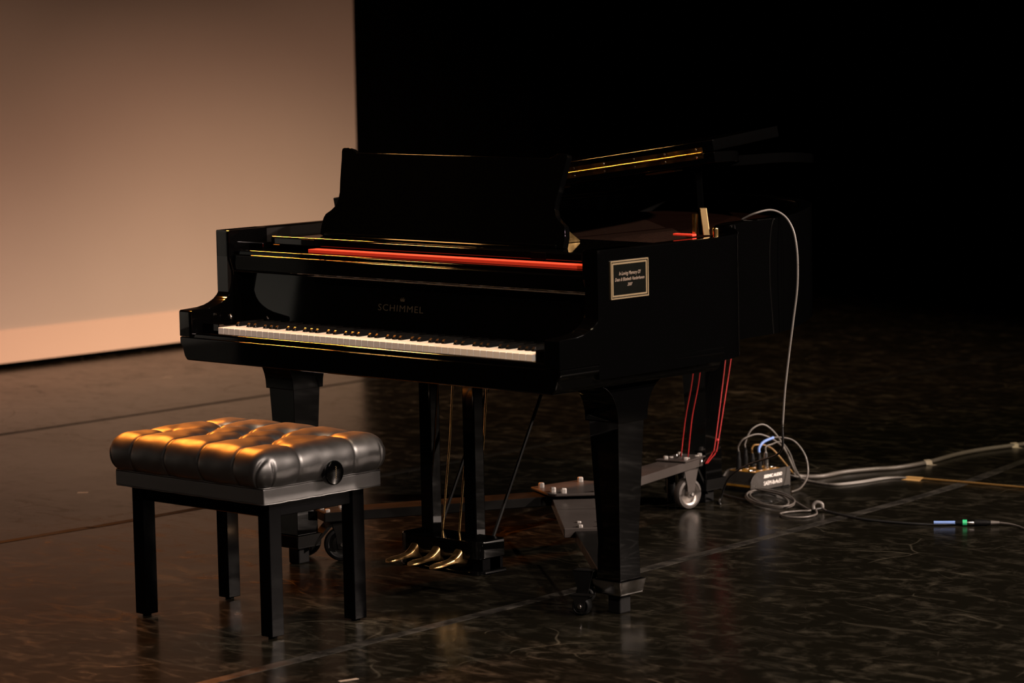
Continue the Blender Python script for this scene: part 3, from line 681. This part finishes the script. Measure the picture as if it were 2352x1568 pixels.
# leg cups
for (x, y, z), m_ in zip(LEGS, ('dark_steel', 'chrome', 'dark_steel')):
    b_ = bmesh.new(); hw = 0.0445
    box(b_, x-hw, x+hw, y-hw, y+hw, z-0.008, z-0.001, 0.001, 1)
    for ax_, s in (('x', -1), ('x', 1), ('y', -1), ('y', 1)):
        P_ = []
        for k, (o1, zz_) in enumerate(((hw-0.001, z-0.008), (hw+0.008, z+0.030), (hw+0.005, z+0.030), (hw-0.004, z-0.002))):
            for e_ in (-1, 1):
                half_ = hw if k in (0, 3) else hw+0.005
                P_.append(b_.verts.new((x+s*o1, y+e_*half_, zz_) if ax_ == 'x' else (x+e_*half_, y+s*o1, zz_)))
        for k in range(4):
            k2 = (k+1) % 4; b_.faces.new((P_[2*k], P_[2*k+1], P_[2*k2+1], P_[2*k2]))
        b_.faces.new([P_[0], P_[2], P_[4], P_[6]]); b_.faces.new([P_[1], P_[3], P_[5], P_[7]])
    cup = link('leg_cup', b_, M[m_], DL)
    d = (HUB-Vector((x, y, 0))).normalized(); n2 = Vector((-d.y, d.x, 0)); b_ = bmesh.new()
    a0 = Vector((x, y, 0))+d*0.03; a1 = Vector((x, y, 0))+d*0.10
    zt = {0: 0.125, 1: 0.095, 2: 0.135}[LEGS.index((x, y, z))]
    P_ = [b_.verts.new(p_+n2*s*0.03+Vector((0, 0, q_))) for p_, q_ in ((a0, z-0.020), (a0, z-0.008), (a1, zt), (a1, zt-0.014)) for s in (-1, 1)]
    for k in range(4):
        k2 = (k+1) % 4; b_.faces.new((P_[2*k], P_[2*k+1], P_[2*k2+1], P_[2*k2]))
    b_.faces.new([P_[0], P_[2], P_[4], P_[6]]); b_.faces.new([P_[1], P_[3], P_[5], P_[7]])
    link('cup_bracket', b_, M['dark_steel'], cup)
    b_ = bmesh.new(); box(b_, x-0.022, x+0.022, y-0.022, y+0.022, 0.0, z-0.007, 0.004); link('cup_foot', b_, M['black_rubber'], cup)
fix_children(DL)

# red elastic cords hooked between the tail arm and the case
def cord(pts_list, label):
    b_ = bmesh.new()
    for p in pts_list: tube(b_, spline(p, 6), 0.0021, 6)
    return tag(link('bungee_cord', b_, M['red_cord'], smooth=True), label, 'cord', 'red cords between dolly and piano')
c1 = cord([[(-0.366, 1.765, 0.166), (-0.335, 1.755, 0.30), (-0.300, 1.75, 0.43), (-0.26, 1.74, 0.655)], [(-0.345, 1.775, 0.166), (-0.31, 1.757, 0.30), (-0.272, 1.75, 0.43), (-0.232, 1.74, 0.655)]], 'red elastic cord at the wheel side of the dolly arm, thinner pair of strands')
c2 = cord([[(-0.318, 1.830, 0.140), (-0.310, 1.838, 0.158), (-0.302, 1.845, 0.175), (-0.296, 1.855, 0.215), (-0.300, 1.917, 0.484), (-0.305, 1.945, 0.655)], [(-0.316, 1.835, 0.140), (-0.306, 1.845, 0.158), (-0.297, 1.855, 0.175), (-0.292, 1.865, 0.215), (-0.288, 1.935, 0.50), (-0.285, 1.965, 0.655)]], 'red elastic cord beside the rear piano leg, hooked over the arm tip')
for o_, p_ in ((c1, (-0.366, 1.765, 0.168)), (c2, (-0.318, 1.832, 0.146))):
    b_ = bmesh.new(); tube(b_, spline([Vector(p_)+Vector(q) for q in ((0, 0, 0.012), (-0.003, -0.004, 0.002), (-0.009, -0.008, -0.002), (-0.013, -0.006, 0.006))], 5), 0.002, 6); link('hook', b_, M['chrome'], o_)
b_ = bmesh.new(); bmesh.ops.create_uvsphere(b_, u_segments=8, v_segments=6, radius=0.0055, matrix=Matrix.Translation((-0.2935, 1.862, 0.215))); link('knot', b_, M['red_cord'], c2)

# ------------------------------------------------------------------ piano bench
BN = thing_root('piano_bench', (-0.12, -0.31, 0), 'black tufted leather piano bench on square wooden legs', 'bench')
bcx, bcy, hx, hy = -0.1175, -0.3100, 0.2955, 0.2100
BZ0, BZ1 = 0.3605, 0.4020
bm = bmesh.new(); box(bm, bcx-hx, bcx+hx, bcy-hy, bcy+hy, BZ0, BZ1, 0.004, 2); auto_smooth(link('seat_band', bm, M['leather'], BN), 30)
# cushion
IX, IY, RH, RV = hx-0.028, hy-0.028, 0.053, 0.056
LS = 0.135
BTN = [(a, s*0.095) for s in (-1, 1) for a in (-0.195, -0.065, 0.065, 0.195)] + [(-0.13, 0), (0, 0), (0.13, 0)]
SEG = []
for s in (-1, 1):
    for a in (-0.195, -0.065, 0.065, 0.195):
        SEG.append(((a, s*0.095), (a*1.06, s*(IY+LS*0.95)), 0))
    for a in (-1, 1):
        SEG.append(((a*0.195, s*0.095), (a*(IX+LS*0.95), s*0.100), 0))
for a in (-0.13, 0, 0.13):
    for s in (-1, 1):
        for t in (-1, 1): SEG.append(((a, 0), (a+t*0.065, s*0.095), 1))
for a in (-1, 1):
    for s in (-1, 1): SEG.append(((a*0.195, s*0.095), (a*0.26, 0.0), 2))
PLE = []
for a in (-1, 1):
    for s in (-1, 1):
        PLE.append(((a*(IX+LS*0.30), s*(IY+LS*0.20)), (a*(IX+LS*0.22), s*(IY+LS*1.0))))
        PLE.append(((a*(IX+LS*0.42), s*(IY+LS*0.10)), (a*(IX+LS*1.0), s*(IY+LS*0.16))))
def dseg(px_, py_, A_, B_):
    ax_, ay_ = A_; bx_, by_ = B_; vx, vy = bx_-ax_, by_-ay_; L2 = vx*vx+vy*vy
    t = max(0, min(1, ((px_-ax_)*vx+(py_-ay_)*vy)/L2)); dx_, dy_ = px_-ax_-t*vx, py_-ay_-t*vy
    return sqrt(dx_*dx_+dy_*dy_), t
NX, NY = 190, 150
bm = bmesh.new(); grid = []
for i in range(NX+1):
    col_ = []
    a = (IX+LS)*(2*i/NX-1)
    for j in range(NY+1):
        b = (IY+LS)*(2*j/NY-1)
        tx = max(0, abs(a)-IX)/LS*(1 if a > 0 else -1); ty = max(0, abs(b)-IY)/LS*(1 if b > 0 else -1)
        t = sqrt(tx*tx+ty*ty); tc = min(1.0, t); th = tc*radians(148)
        dxy = (tx/t, ty/t) if t > 1e-6 else (0, 0)
        x = max(-IX, min(IX, a))+dxy[0]*RH*sin(th); y = max(-IY, min(IY, b))+dxy[1]*RH*sin(th)
        z = 0.4985-RV*(1-cos(th))*0.93
        nrm_ = Vector((dxy[0]*sin(th), dxy[1]*sin(th), max(-0.3, cos(th)))).normalized()
        inn = min(1.0, max(0.0, min(IX+0.03-abs(a), IY+0.03-abs(b))/0.11)) if t < 1 else 0
        z += 0.012*(1-(a/(IX+LS))**2)*(1-(b/(IY+LS))**2)
        dm = 0.0
        for A_, B_, kd in SEG:
            d_, tt = dseg(a, b, A_, B_)
            if d_ > 0.07: continue
            if kd == 0: v = 0.011*exp(-d_/0.016)*(1-0.72*min(1, tt*1.6)) + 0.0022*exp(-(d_/0.0028)**2)
            elif kd == 1: v = 0.014*exp(-d_/0.014)
            else: v = 0.006*exp(-d_/0.02)*(1-tt)
            dm = max(dm, v)
        bt = 0
        for A_ in BTN:
            d_ = sqrt((a-A_[0])**2+(b-A_[1])**2); bt = max(bt, 0.016*exp(-(d_/0.021)**2))
        for A_, B_ in PLE:
            d_, tt = dseg(a, b, A_, B_)
            dm = max(dm, 0.006*exp(-(d_/0.0055)**2)*min(1, 0.4+tt*3)*(1 if tc < 0.97 else 0.5))
        wr = 0.0007*sin(a*61+b*23)*sin(b*71-a*17)
        dsp = -(dm+bt)+wr
        p = Vector((x, y, z))+nrm_*dsp
        col_.append(bm.verts.new((bcx+p.x, bcy+p.y, max(p.z, BZ1-0.004))))
    grid.append(col_)
for i in range(NX):
    for j in range(NY): bm.faces.new((grid[i][j], grid[i+1][j], grid[i+1][j+1], grid[i][j+1]))
bmesh.ops.remove_doubles(bm, verts=bm.verts, dist=0.00005)
CU = link('cushion', bm, M['leather'], BN, smooth=True)
for a, b in BTN:
    b_ = bmesh.new(); bmesh.ops.create_uvsphere(b_, u_segments=12, v_segments=6, radius=0.0075, matrix=Matrix.Translation((bcx+a, bcy+b, 0.4835)) @ Matrix.Diagonal((1, 1, 0.45, 1))); link('button', b_, M['leather'], CU, smooth=True)
def loop(z, ex_, r):
    P = [(bcx-hx-ex_, bcy-hy-ex_), (bcx+hx+ex_, bcy-hy-ex_), (bcx+hx+ex_, bcy+hy+ex_), (bcx-hx-ex_, bcy+hy+ex_)]; res = []
    for k in range(4):
        A_, B_ = P[k], P[(k+1) % 4]
        for q in range(16):
            t = 0.012+0.976*q/15; res.append((A_[0]+(B_[0]-A_[0])*t, A_[1]+(B_[1]-A_[1])*t, z+0.0006*sin(q*2.3+k)))
    return res
bm = bmesh.new(); tube(bm, loop(0.4030, 0.0005, 0.002), 0.0019, 6, closed=True); link('piping', bm, M['leather'], BN, smooth=True)
bm = bmesh.new(); tube(bm, loop(0.3612, 0.0002, 0.002), 0.0016, 6, closed=True); link('piping', bm, M['leather'], BN, smooth=True)
lx0, lx1, ly0, ly1, lw = -0.398, 0.148, -0.477, -0.136, 0.043
for x, y in ((lx0, ly0), (lx1-lw, ly0), (lx0, ly1-lw), (lx1-lw, ly1-lw)):
    bm = bmesh.new(); box(bm, x, x+lw, y, y+lw, 0.006, 0.362, 0.002, 2); lg = link('leg', bm, M['satin_black'], BN)
    bm = bmesh.new(); lathe(bm, [(0.011, 0), (0.012, 0.001), (0.012, 0.006), (0, 0.006)], Matrix.Translation((x+lw/2, y+lw/2, 0)), 12); link('foot', bm, M['black_rubber'], lg)
for (a, b, c, d) in ((lx0+lw, lx1-lw, ly0+0.006, ly0+0.028), (lx0+lw, lx1-lw, ly1-0.028, ly1-0.006), (lx0+0.006, lx0+0.028, ly0+lw, ly1-lw), (lx1-0.028, lx1-0.006, ly0+lw, ly1-lw)):
    bm = bmesh.new(); box(bm, a, b, c, d, 0.318, 0.361, 0.002, 1); link('apron', bm, M['satin_black'], BN)
bm = bmesh.new()
km = frame_m((bcx+hx-0.004, -0.300, 0.4215), (0, 1, 0), (0, 0, 1))
lathe(bm, [(0.0, 0.0), (0.012, 0.0), (0.012, 0.018), (0.029, 0.019), (0.0325, 0.022), (0.0330, 0.034), (0.0315, 0.0385), (0.0285, 0.0405), (0.0, 0.0405)], km, 36)
KN = auto_smooth(link('knob', bm, M['lacquer'], BN), 35)
bm = bmesh.new(); kp = []                                    # vertical gold script flourish on the knob face
for i in range(61):
    t = i/60; kp.append(km @ Vector((-0.0022+0.0018*sin(t*44)+0.004*(t-0.5)*0.35+0.004, -0.0175+0.035*t, 0.0408)))
tube(bm, kp, 0.00055, 5); link('script_mark', bm, M['gold_paint'], KN)
fix_children(BN)

# ------------------------------------------------------------------ stage box with its plugs
SB = thing_root('stage_box', (-0.43, 2.23, 0), 'low black audio stage box with metal sockets, plugs and white lettering', 'stage box')
sx0, sx1, sy0, sy1, sh = -0.495, -0.372, 2.128, 2.330, 0.064
prof_b = [(sy0+0.006, 0.006), (sy0, 0.022), (sy0+0.004, 0.036), (sy0+0.030, sh-0.003), (sy0+0.036, sh), (sy1-0.036, sh), (sy1-0.030, sh-0.003), (sy1-0.004, 0.036), (sy1, 0.022), (sy1-0.006, 0.006)]
bm = bmesh.new(); prism(bm, prof_b, sx0, sx1-0.004, YZ, 0.001, 1); auto_smooth(link('body', bm, M['box_gloss'], SB), 30)
cap = [(sy0-0.003, 0.002), (sy0-0.003, 0.034), (sy0+0.004, 0.048), (sy0+0.018, 0.060), (sy0+0.032, sh+0.003), (sy1+0.003, sh+0.003), (sy1+0.003, 0.002)]
for x in (sx0-0.004, sx1-0.004):
    bm = bmesh.new(); prism(bm, cap, x, x+0.004, YZ, 0.0008, 1); C_ = link('end_cap', bm, M['box_black'], SB)
    if x > sx0:
        text('lettering', 'SEISMIC AUDIO', 0.0145, (sx1+0.0001, sy0+0.112, 0.0475), (0, 1, 0), (0, 0, 1), M['white_print'], C_, 0.0002, 0.22, 1.0, fit=0.096, bold=0.0004)
        text('lettering', 'SAEM-8x4x50', 0.0190, (sx1+0.0001, sy0+0.112, 0.0245), (0, 1, 0), (0, 0, 1), M['white_print'], C_, 0.0002, 0.0, 1.0, fit=0.096)
        bm = bmesh.new(); lathe(bm, [(0.004, 0), (0.0035, 0.0012), (0, 0.0016)], frame_m((sx1, sy0+0.014, 0.0225), (0, 1, 0), (0, 0, 1)), 10); link('screw', bm, M['chrome'], C_)
bm = bmesh.new(); box(bm, sx0+0.001, sx1-0.005, sy0+0.034, sy1-0.034, sh-0.001, sh+0.0008); link('top_sheen_panel', bm, M['amber_sheen'], SB)  # amber reflection on the box top, painted as a panel
bm = bmesh.new(); box(bm, sx0, sx1, sy0+0.004, sy1-0.004, 0.0, 0.006); link('base', bm, M['black_rubber'], SB)
bm = bmesh.new(); prism(bm, [(sy0-0.0012, 0.019), (sy0-0.0012, 0.0255), (sy0+0.0015, 0.0255), (sy0+0.0015, 0.019)], sx0+0.002, sx1-0.005, YZ); link('sheen_strip', bm, M['amber_sheen'], SB)  # line of reflected amber light, added as a coloured strip
SOCK = []
for i in range(4):
    for j in range(2): SOCK.append((sx0+0.030+j*0.058, sy0+0.048+i*0.036))
for x, y in SOCK:
    bm = bmesh.new(); lathe(bm, [(0.0095, 0), (0.0130, 0), (0.0135, 0.003), (0.0115, 0.0045), (0.0095, 0.003), (0.0090, -0.003), (0, -0.003)], Matrix.Translation((x, y, sh)), 16)
    auto_smooth(link('socket', bm, M['chrome'], SB), 40)
# jack outlets on the side facing the big cable
for k in range(2):
    bm = bmesh.new(); lathe(bm, [(0.0, 0), (0.010, 0), (0.010, 0.016), (0.0075, 0.022), (0, 0.022)], frame_m((sx1-0.045-k*0.03, sy1+0.001, 0.036), (1, 0, 0), (0, 0, -1)) @ Matrix.Rotation(pi, 4, 'X'), 12)
    link('cable_gland', bm, M['chrome'], SB)
fix_children(SB)
def plug(x, y, z, h, m_, label, grp, path, cr, cm_, lean=(0, 0)):
    """connector standing in a socket with its cable"""
    R0 = thing_root('plugged_cable', (x, y, z), label, 'cable', grp)
    b_ = bmesh.new(); ax_ = Vector((lean[0], lean[1], 1)).normalized(); xd = ax_.orthogonal()
    fm = frame_m((x, y, z), xd, ax_.cross(xd))
    lathe(b_, [(0.0, 0), (0.0085, 0), (0.0092, 0.004), (0.0092, h*0.55), (0.0078, h*0.62), (0.0060, h*0.9), (0.0045, h), (0, h)], fm, 14)
    auto_smooth(link('connector', b_, M[m_], R0), 40)
    b_ = bmesh.new(); s0 = Vector((x, y, z))+ax_*h*0.96
    tube(b_, spline([s0, s0+ax_*0.02]+[Vector(p) for p in path], 8), cr, 8); link('cord', b_, M[cm_], R0, smooth=True)
    fix_children(R0); return R0
ZS = sh+0.001
plug(SOCK[0][0], SOCK[0][1], ZS, 0.062, 'black_rubber', 'black plug in the outermost back corner socket, cable arching over the others', None, [(-0.45, 2.19, 0.170), (-0.43, 2.25, 0.178), (-0.41, 2.33, 0.135), (-0.415, 2.40, 0.06), (-0.42, 2.43, 0.02), (-0.43, 2.47, 0.006)], 0.0030, 'grey_cable')
plug(SOCK[2][0], SOCK[2][1], ZS, 0.070, 'black_rubber', 'black plug whose pale cable loops highest above the stage box', None, [(-0.455, 2.235, 0.195), (-0.44, 2.285, 0.205), (-0.42, 2.34, 0.150), (-0.41, 2.40, 0.045), (-0.43, 2.46, 0.008)], 0.0028, 'pale_cable')
p3 = plug(SOCK[3][0], SOCK[3][1], ZS, 0.056, 'black_rubber', 'plug wrapped with blue tape, cable curving down to the floor coil', None, [(-0.403, 2.231, 0.157), (-0.390, 2.268, 0.169), (-0.350, 2.320, 0.157), (-0.318, 2.345, 0.105), (-0.300, 2.335, 0.045), (-0.285, 2.28, 0.010), (-0.270, 2.21, 0.005)], 0.0028, 'grey_cable')
bm = bmesh.new(); tube(bm, spline([(SOCK[3][0], SOCK[3][1], 0.124), (SOCK[3][0], SOCK[3][1]+0.001, 0.139), (-0.403, 2.231, 0.157), (-0.390, 2.268, 0.169)], 8), 0.0047, 8); link('blue_tape', bm, M['blue_tape'], p3, smooth=True); fix_children(p3)
plug(SOCK[5][0], SOCK[5][1], ZS, 0.056, 'chrome', 'silver plug in the front socket row, thin cable bent over to the box end', None, [(-0.400, 2.270, 0.145), (-0.385, 2.300, 0.150), (-0.385, 2.345, 0.11), (-0.392, 2.385, 0.05), (-0.405, 2.43, 0.012)], 0.0026, 'pale_cable')
plug(SOCK[4][0], SOCK[4][1], ZS, 0.048, 'black_rubber', 'short black plug in the back socket row with ochre cable boot', None, [(-0.455, 2.26, 0.14), (-0.435, 2.31, 0.125), (-0.415, 2.38, 0.05), (-0.44, 2.45, 0.006)], 0.0030, 'amber_cable')

# ------------------------------------------------------------------ cables on the floor and from the piano
def cable(name, pts, r, m_, label, cat='cable', n=8, seg=8, group=None):
    b_ = bmesh.new(); tube(b_, spline(pts, n), r, seg); return tag(link(name, b_, M[m_], smooth=True), label, cat, group)
mc = thing_root('microphone_cable', (0.42, 1.3, 0), 'long grey microphone cable hanging from the piano rim to the floor', 'cable')
bm = bmesh.new(); tube(bm, spline([(0.33, 1.235, 0.985), (0.372, 1.245, 1.004), (0.400, 1.285, 1.012), (0.427, 1.312, 0.994), (0.450, 1.322, 0.955), (0.461, 1.325, 0.90), (0.463, 1.326, 0.84), (0.460, 1.325, 0.775), (0.448, 1.322, 0.69), (0.434, 1.316, 0.58), (0.425, 1.308, 0.48), (0.420, 1.302, 0.38)], 8), 0.0033, 8); link('upper_cord', bm, M['pale_cable'], mc, smooth=True)
bm = bmesh.new(); tube(bm, spline([(0.420, 1.302, 0.38), (0.417, 1.305, 0.37), (0.41, 1.315, 0.337), (0.386, 1.34, 0.306), (0.32, 1.4, 0.276), (0.198, 1.5, 0.241), (0.033, 1.63, 0.196), (-0.107, 1.74, 0.151), (-0.22, 1.83, 0.105), (-0.305, 1.905, 0.055), (-0.345, 1.94, 0.018), (-0.348, 1.932, 0.0035), (-0.305, 1.885, 0.0035)], 8), 0.0033, 8); link('lower_cord', bm, M['black_cable'], mc, smooth=True)
fix_children(mc)
sn = thing_root('snake_cable', (-0.35, 2.9, 0), 'thickest grey cable, running from the stage box to the right edge', 'cable')
bm = bmesh.new(); tube(bm, spline([(-0.43, 2.352, 0.036), (-0.435, 2.40, 0.030), (-0.435, 2.466, 0.010), (-0.39, 2.52, 0.0075), (-0.385, 2.64, 0.0075), (-0.345, 2.75, 0.0075), (-0.300, 2.83, 0.0075), (-0.288, 2.988, 0.0075), (-0.315, 3.20, 0.0075), (-0.310, 3.35, 0.0075), (-0.269, 3.547, 0.0075), (-0.22, 3.80, 0.0075), (-0.25, 4.3, 0.0075)], 8), 0.0075, 10); link('jacket', bm, M['grey_cable'], sn, smooth=True)
for c_, ang in (((-0.289, 2.985), 1.4), ((-0.283, 3.50), 1.2)):   # tape tabs holding the cable down
    b_ = bmesh.new(); mt_ = Matrix.Translation((*c_, 0.0)) @ Matrix.Rotation(ang, 4, 'Z')
    pp = [(-0.035, 0.0006), (-0.014, 0.001), (-0.009, 0.013), (0.0, 0.0165), (0.009, 0.013), (0.014, 0.001), (0.045, 0.0006)]
    A_ = [b_.verts.new(mt_ @ Vector((-0.014, y, z))) for y, z in pp]; B_ = [b_.verts.new(mt_ @ Vector((0.014, y*1.1, z))) for y, z in pp]
    for k in range(6): b_.faces.new((A_[k], A_[k+1], B_[k+1], B_[k]))
    ex = bmesh.ops.extrude_face_region(b_, geom=b_.faces[:])
    for v in [q for q in ex['geom'] if isinstance(q, bmesh.types.BMVert)]: v.co.z += 0.0005
    link('tape_tab', b_, M['white_tape'], sn)
fix_children(sn)
def thin(off, label, m_='pale_cable'):
    return cable('thin_cable', [(-0.440+off*0.5, 2.356, 0.040), (-0.425+off, 2.42, 0.018), (-0.37+off, 2.435, 0.004), (-0.300+off, 2.418, 0.004), (-0.242+off, 2.425, 0.004), (-0.211+off, 2.514, 0.004), (-0.192+off*0.8, 2.640, 0.004), (-0.135+off*0.5, 2.690, 0.004)], 0.0033, m_, label, group=None)
thin(0.0, 'thin pale cable from stage box to tan tape, lower of the two')
thin(-0.020, 'thin pale cable from stage box to tan tape, upper of the two')
oc = thing_root('ochre_cable', (0.08, 2.71, 0), 'ochre thin cable on the floor running right from the tan tape', 'cable')
bm = bmesh.new(); tube(bm, spline([(-0.128, 2.692, 0.004), (-0.02, 2.705, 0.004), (0.085, 2.717, 0.004), (0.20, 2.727, 0.004), (0.300, 2.737, 0.004), (0.60, 2.75, 0.004)], 8), 0.0038, 8); link('jacket', bm, M['amber_cable'], oc, smooth=True)
fix_children(oc)
bm = bmesh.new(); tp = [(-0.035, 0.0004), (-0.012, 0.001), (-0.006, 0.0078), (0.006, 0.0078), (0.012, 0.001), (0.035, 0.0004)]
mt_ = Matrix.Translation((-0.118, 2.690, 0)) @ Matrix.Rotation(0.12, 4, 'Z')
A_ = [bm.verts.new(mt_ @ Vector((-0.038+0.006*(k % 2), y, z))) for k, (y, z) in enumerate(tp)]; B_ = [bm.verts.new(mt_ @ Vector((0.030-0.006*(k % 2), y, z))) for k, (y, z) in enumerate(tp)]
for k in range(5): bm.faces.new((A_[k], A_[k+1], B_[k+1], B_[k]))
ex = bmesh.ops.extrude_face_region(bm, geom=bm.faces[:])
for v in [q for q in ex['geom'] if isinstance(q, bmesh.types.BMVert)]: v.co.z += 0.0006
tag(link('gaffer_tape', bm, M['tan_tape']), 'tan tape patch holding thin cables to the floor', 'tape')
# coil of thin cable in front of the box
coil = []
for k in range(46):
    t = k/45; an = 2*pi*3.15*t+2.2
    rx = 0.195-0.03*sin(3*t); ry = 0.060+0.012*sin(9*t)
    lx_, ly_ = rx*cos(an), ry*sin(an)
    a_ = radians(-38); coil.append((-0.228+lx_*cos(a_)-ly_*sin(a_)+0.02*t, 2.045+lx_*sin(a_)+ly_*cos(a_)-0.03*t, 0.004+0.0062*t*2.2))
coil += [(-0.202, 2.082, 0.017), (-0.11, 2.03, 0.010), (-0.037, 1.986, 0.0045), (0.010, 1.952, 0.0045), (-0.012, 1.925, 0.0045), (-0.033, 1.875, 0.0045), (-0.022, 1.838, 0.0045), (0.03, 1.813, 0.0045), (0.074, 1.843, 0.0045), (0.070, 1.905, 0.005), (0.030, 1.955, 0.010), (0.035, 1.978, 0.010), (0.06, 1.972, 0.005), (0.129, 1.951, 0.004), (0.20, 1.930, 0.004), (0.27, 1.921, 0.004), (0.39, 1.939, 0.004), (0.474, 1.971, 0.004), (0.535, 2.015, 0.007)]
CC = thing_root('coiled_cable', (-0.2, 2.0, 0), 'thin cable coiled on the floor in front of the stage box', 'cable')
bm = bmesh.new(); tube(bm, spline(coil[:59], 5), 0.0033, 7); link('coil', bm, M['grey_cable'], CC, smooth=True)
bm = bmesh.new(); tube(bm, spline(coil[56:], 6), 0.0036, 7); link('tail', bm, M['black_cable'], CC, smooth=True)
bm = bmesh.new()                                             # cable tie knot standing up where the coil ends
tube(bm, spline([(0.012, 1.966, 0.006), (0.010, 1.968, 0.020), (0.018, 1.975, 0.029), (0.030, 1.984, 0.024), (0.033, 1.985, 0.010)], 6), 0.006, 8); link('cable_tie', bm, M['pale_cable'], CC, smooth=True)
def along(a, b, prof_, m_, par, nm):
    A0, B0 = Vector(a), Vector(b); ax_ = (B0-A0); xd = Vector((0, 0, 1)).cross(ax_).normalized(); b_ = bmesh.new()
    fm = frame_m(A0, xd, ax_.normalized().cross(xd)); L = ax_.length
    lathe(b_, [(r_, h_*L) for r_, h_ in prof_], fm, 14); return auto_smooth(link(nm, b_, M[m_], par), 40)
def pt(t):                                                   # along the straight end of the cable
    return Vector((0.474, 1.971, 0.0095)).lerp(Vector((0.640, 2.093, 0.0095)), t)
along(pt(0.0), pt(0.315), [(0, 0), (0.0052, 0), (0.0056, 1), (0, 1)], 'blue_tape', CC, 'blue_tape')
along(pt(0.32), pt(0.43), [(0, 0), (0.0060, 0), (0.0088, 1), (0, 1)], 'black_rubber', CC, 'boot')
along(pt(0.425), pt(0.49), [(0, 0), (0.0094, 0), (0.0094, 1), (0, 1)], 'green_ring', CC, 'green_ring')
along(pt(0.49), pt(0.60), [(0, 0), (0.0090, 0), (0.0092, 0.7), (0.0084, 1), (0, 1)], 'chrome', CC, 'connector')
fix_children(CC)
JC = thing_root('joined_cable', (0.68, 2.09, 0), 'black plug and thin cable joined to the green-ringed connector', 'cable')
along(pt(0.602), pt(0.84), [(0, 0), (0.0092, 0), (0.0095, 0.1), (0.0092, 0.75), (0.0070, 0.8), (0.0070, 1), (0, 1)], 'black_rubber', JC, 'connector')
along(pt(0.84), pt(0.97), [(0, 0), (0.0068, 0), (0.0045, 1), (0, 1)], 'grey_cable', JC, 'boot')
bm = bmesh.new(); tube(bm, spline([pt(0.96), (0.665, 2.100, 0.007), (0.70, 2.095, 0.004), (0.76, 2.060, 0.004), (0.95, 1.98, 0.004)], 6), 0.0032, 7); link('cord', bm, M['grey_cable'], JC, smooth=True)
fix_children(JC)
cable('loose_cable', [(-0.43, 2.05, 0.004), (-0.36, 2.02, 0.004), (-0.28, 2.00, 0.004), (-0.20, 2.02, 0.004)], 0.0028, 'black_cable', 'short black cable lying between rear piano leg and coil')

# small tape marks on the floor
def mark(x, y, a, b, ang, m_, label):
    b_ = bmesh.new(); box(b_, -a, a, -b, b, 0, 0.0007)
    o = link('tape_mark', b_, M[m_]); o.location = (x, y, 0); o.rotation_euler = (0, 0, ang); return tag(o, label, 'tape')
mark(-2.212, 0.812, 0.018, 0.012, 0.7, 'white_tape', 'small pale tape mark on the floor left of the bench')
mark(-4.50, 3.147, 0.022, 0.026, 0.7, 'white_tape', 'faint pale tape mark on the floor near the screen')
mark(0.655, -0.690, 0.026, 0.006, 1.3, 'white_tape', 'thin pale tape sliver on the nearest floor')
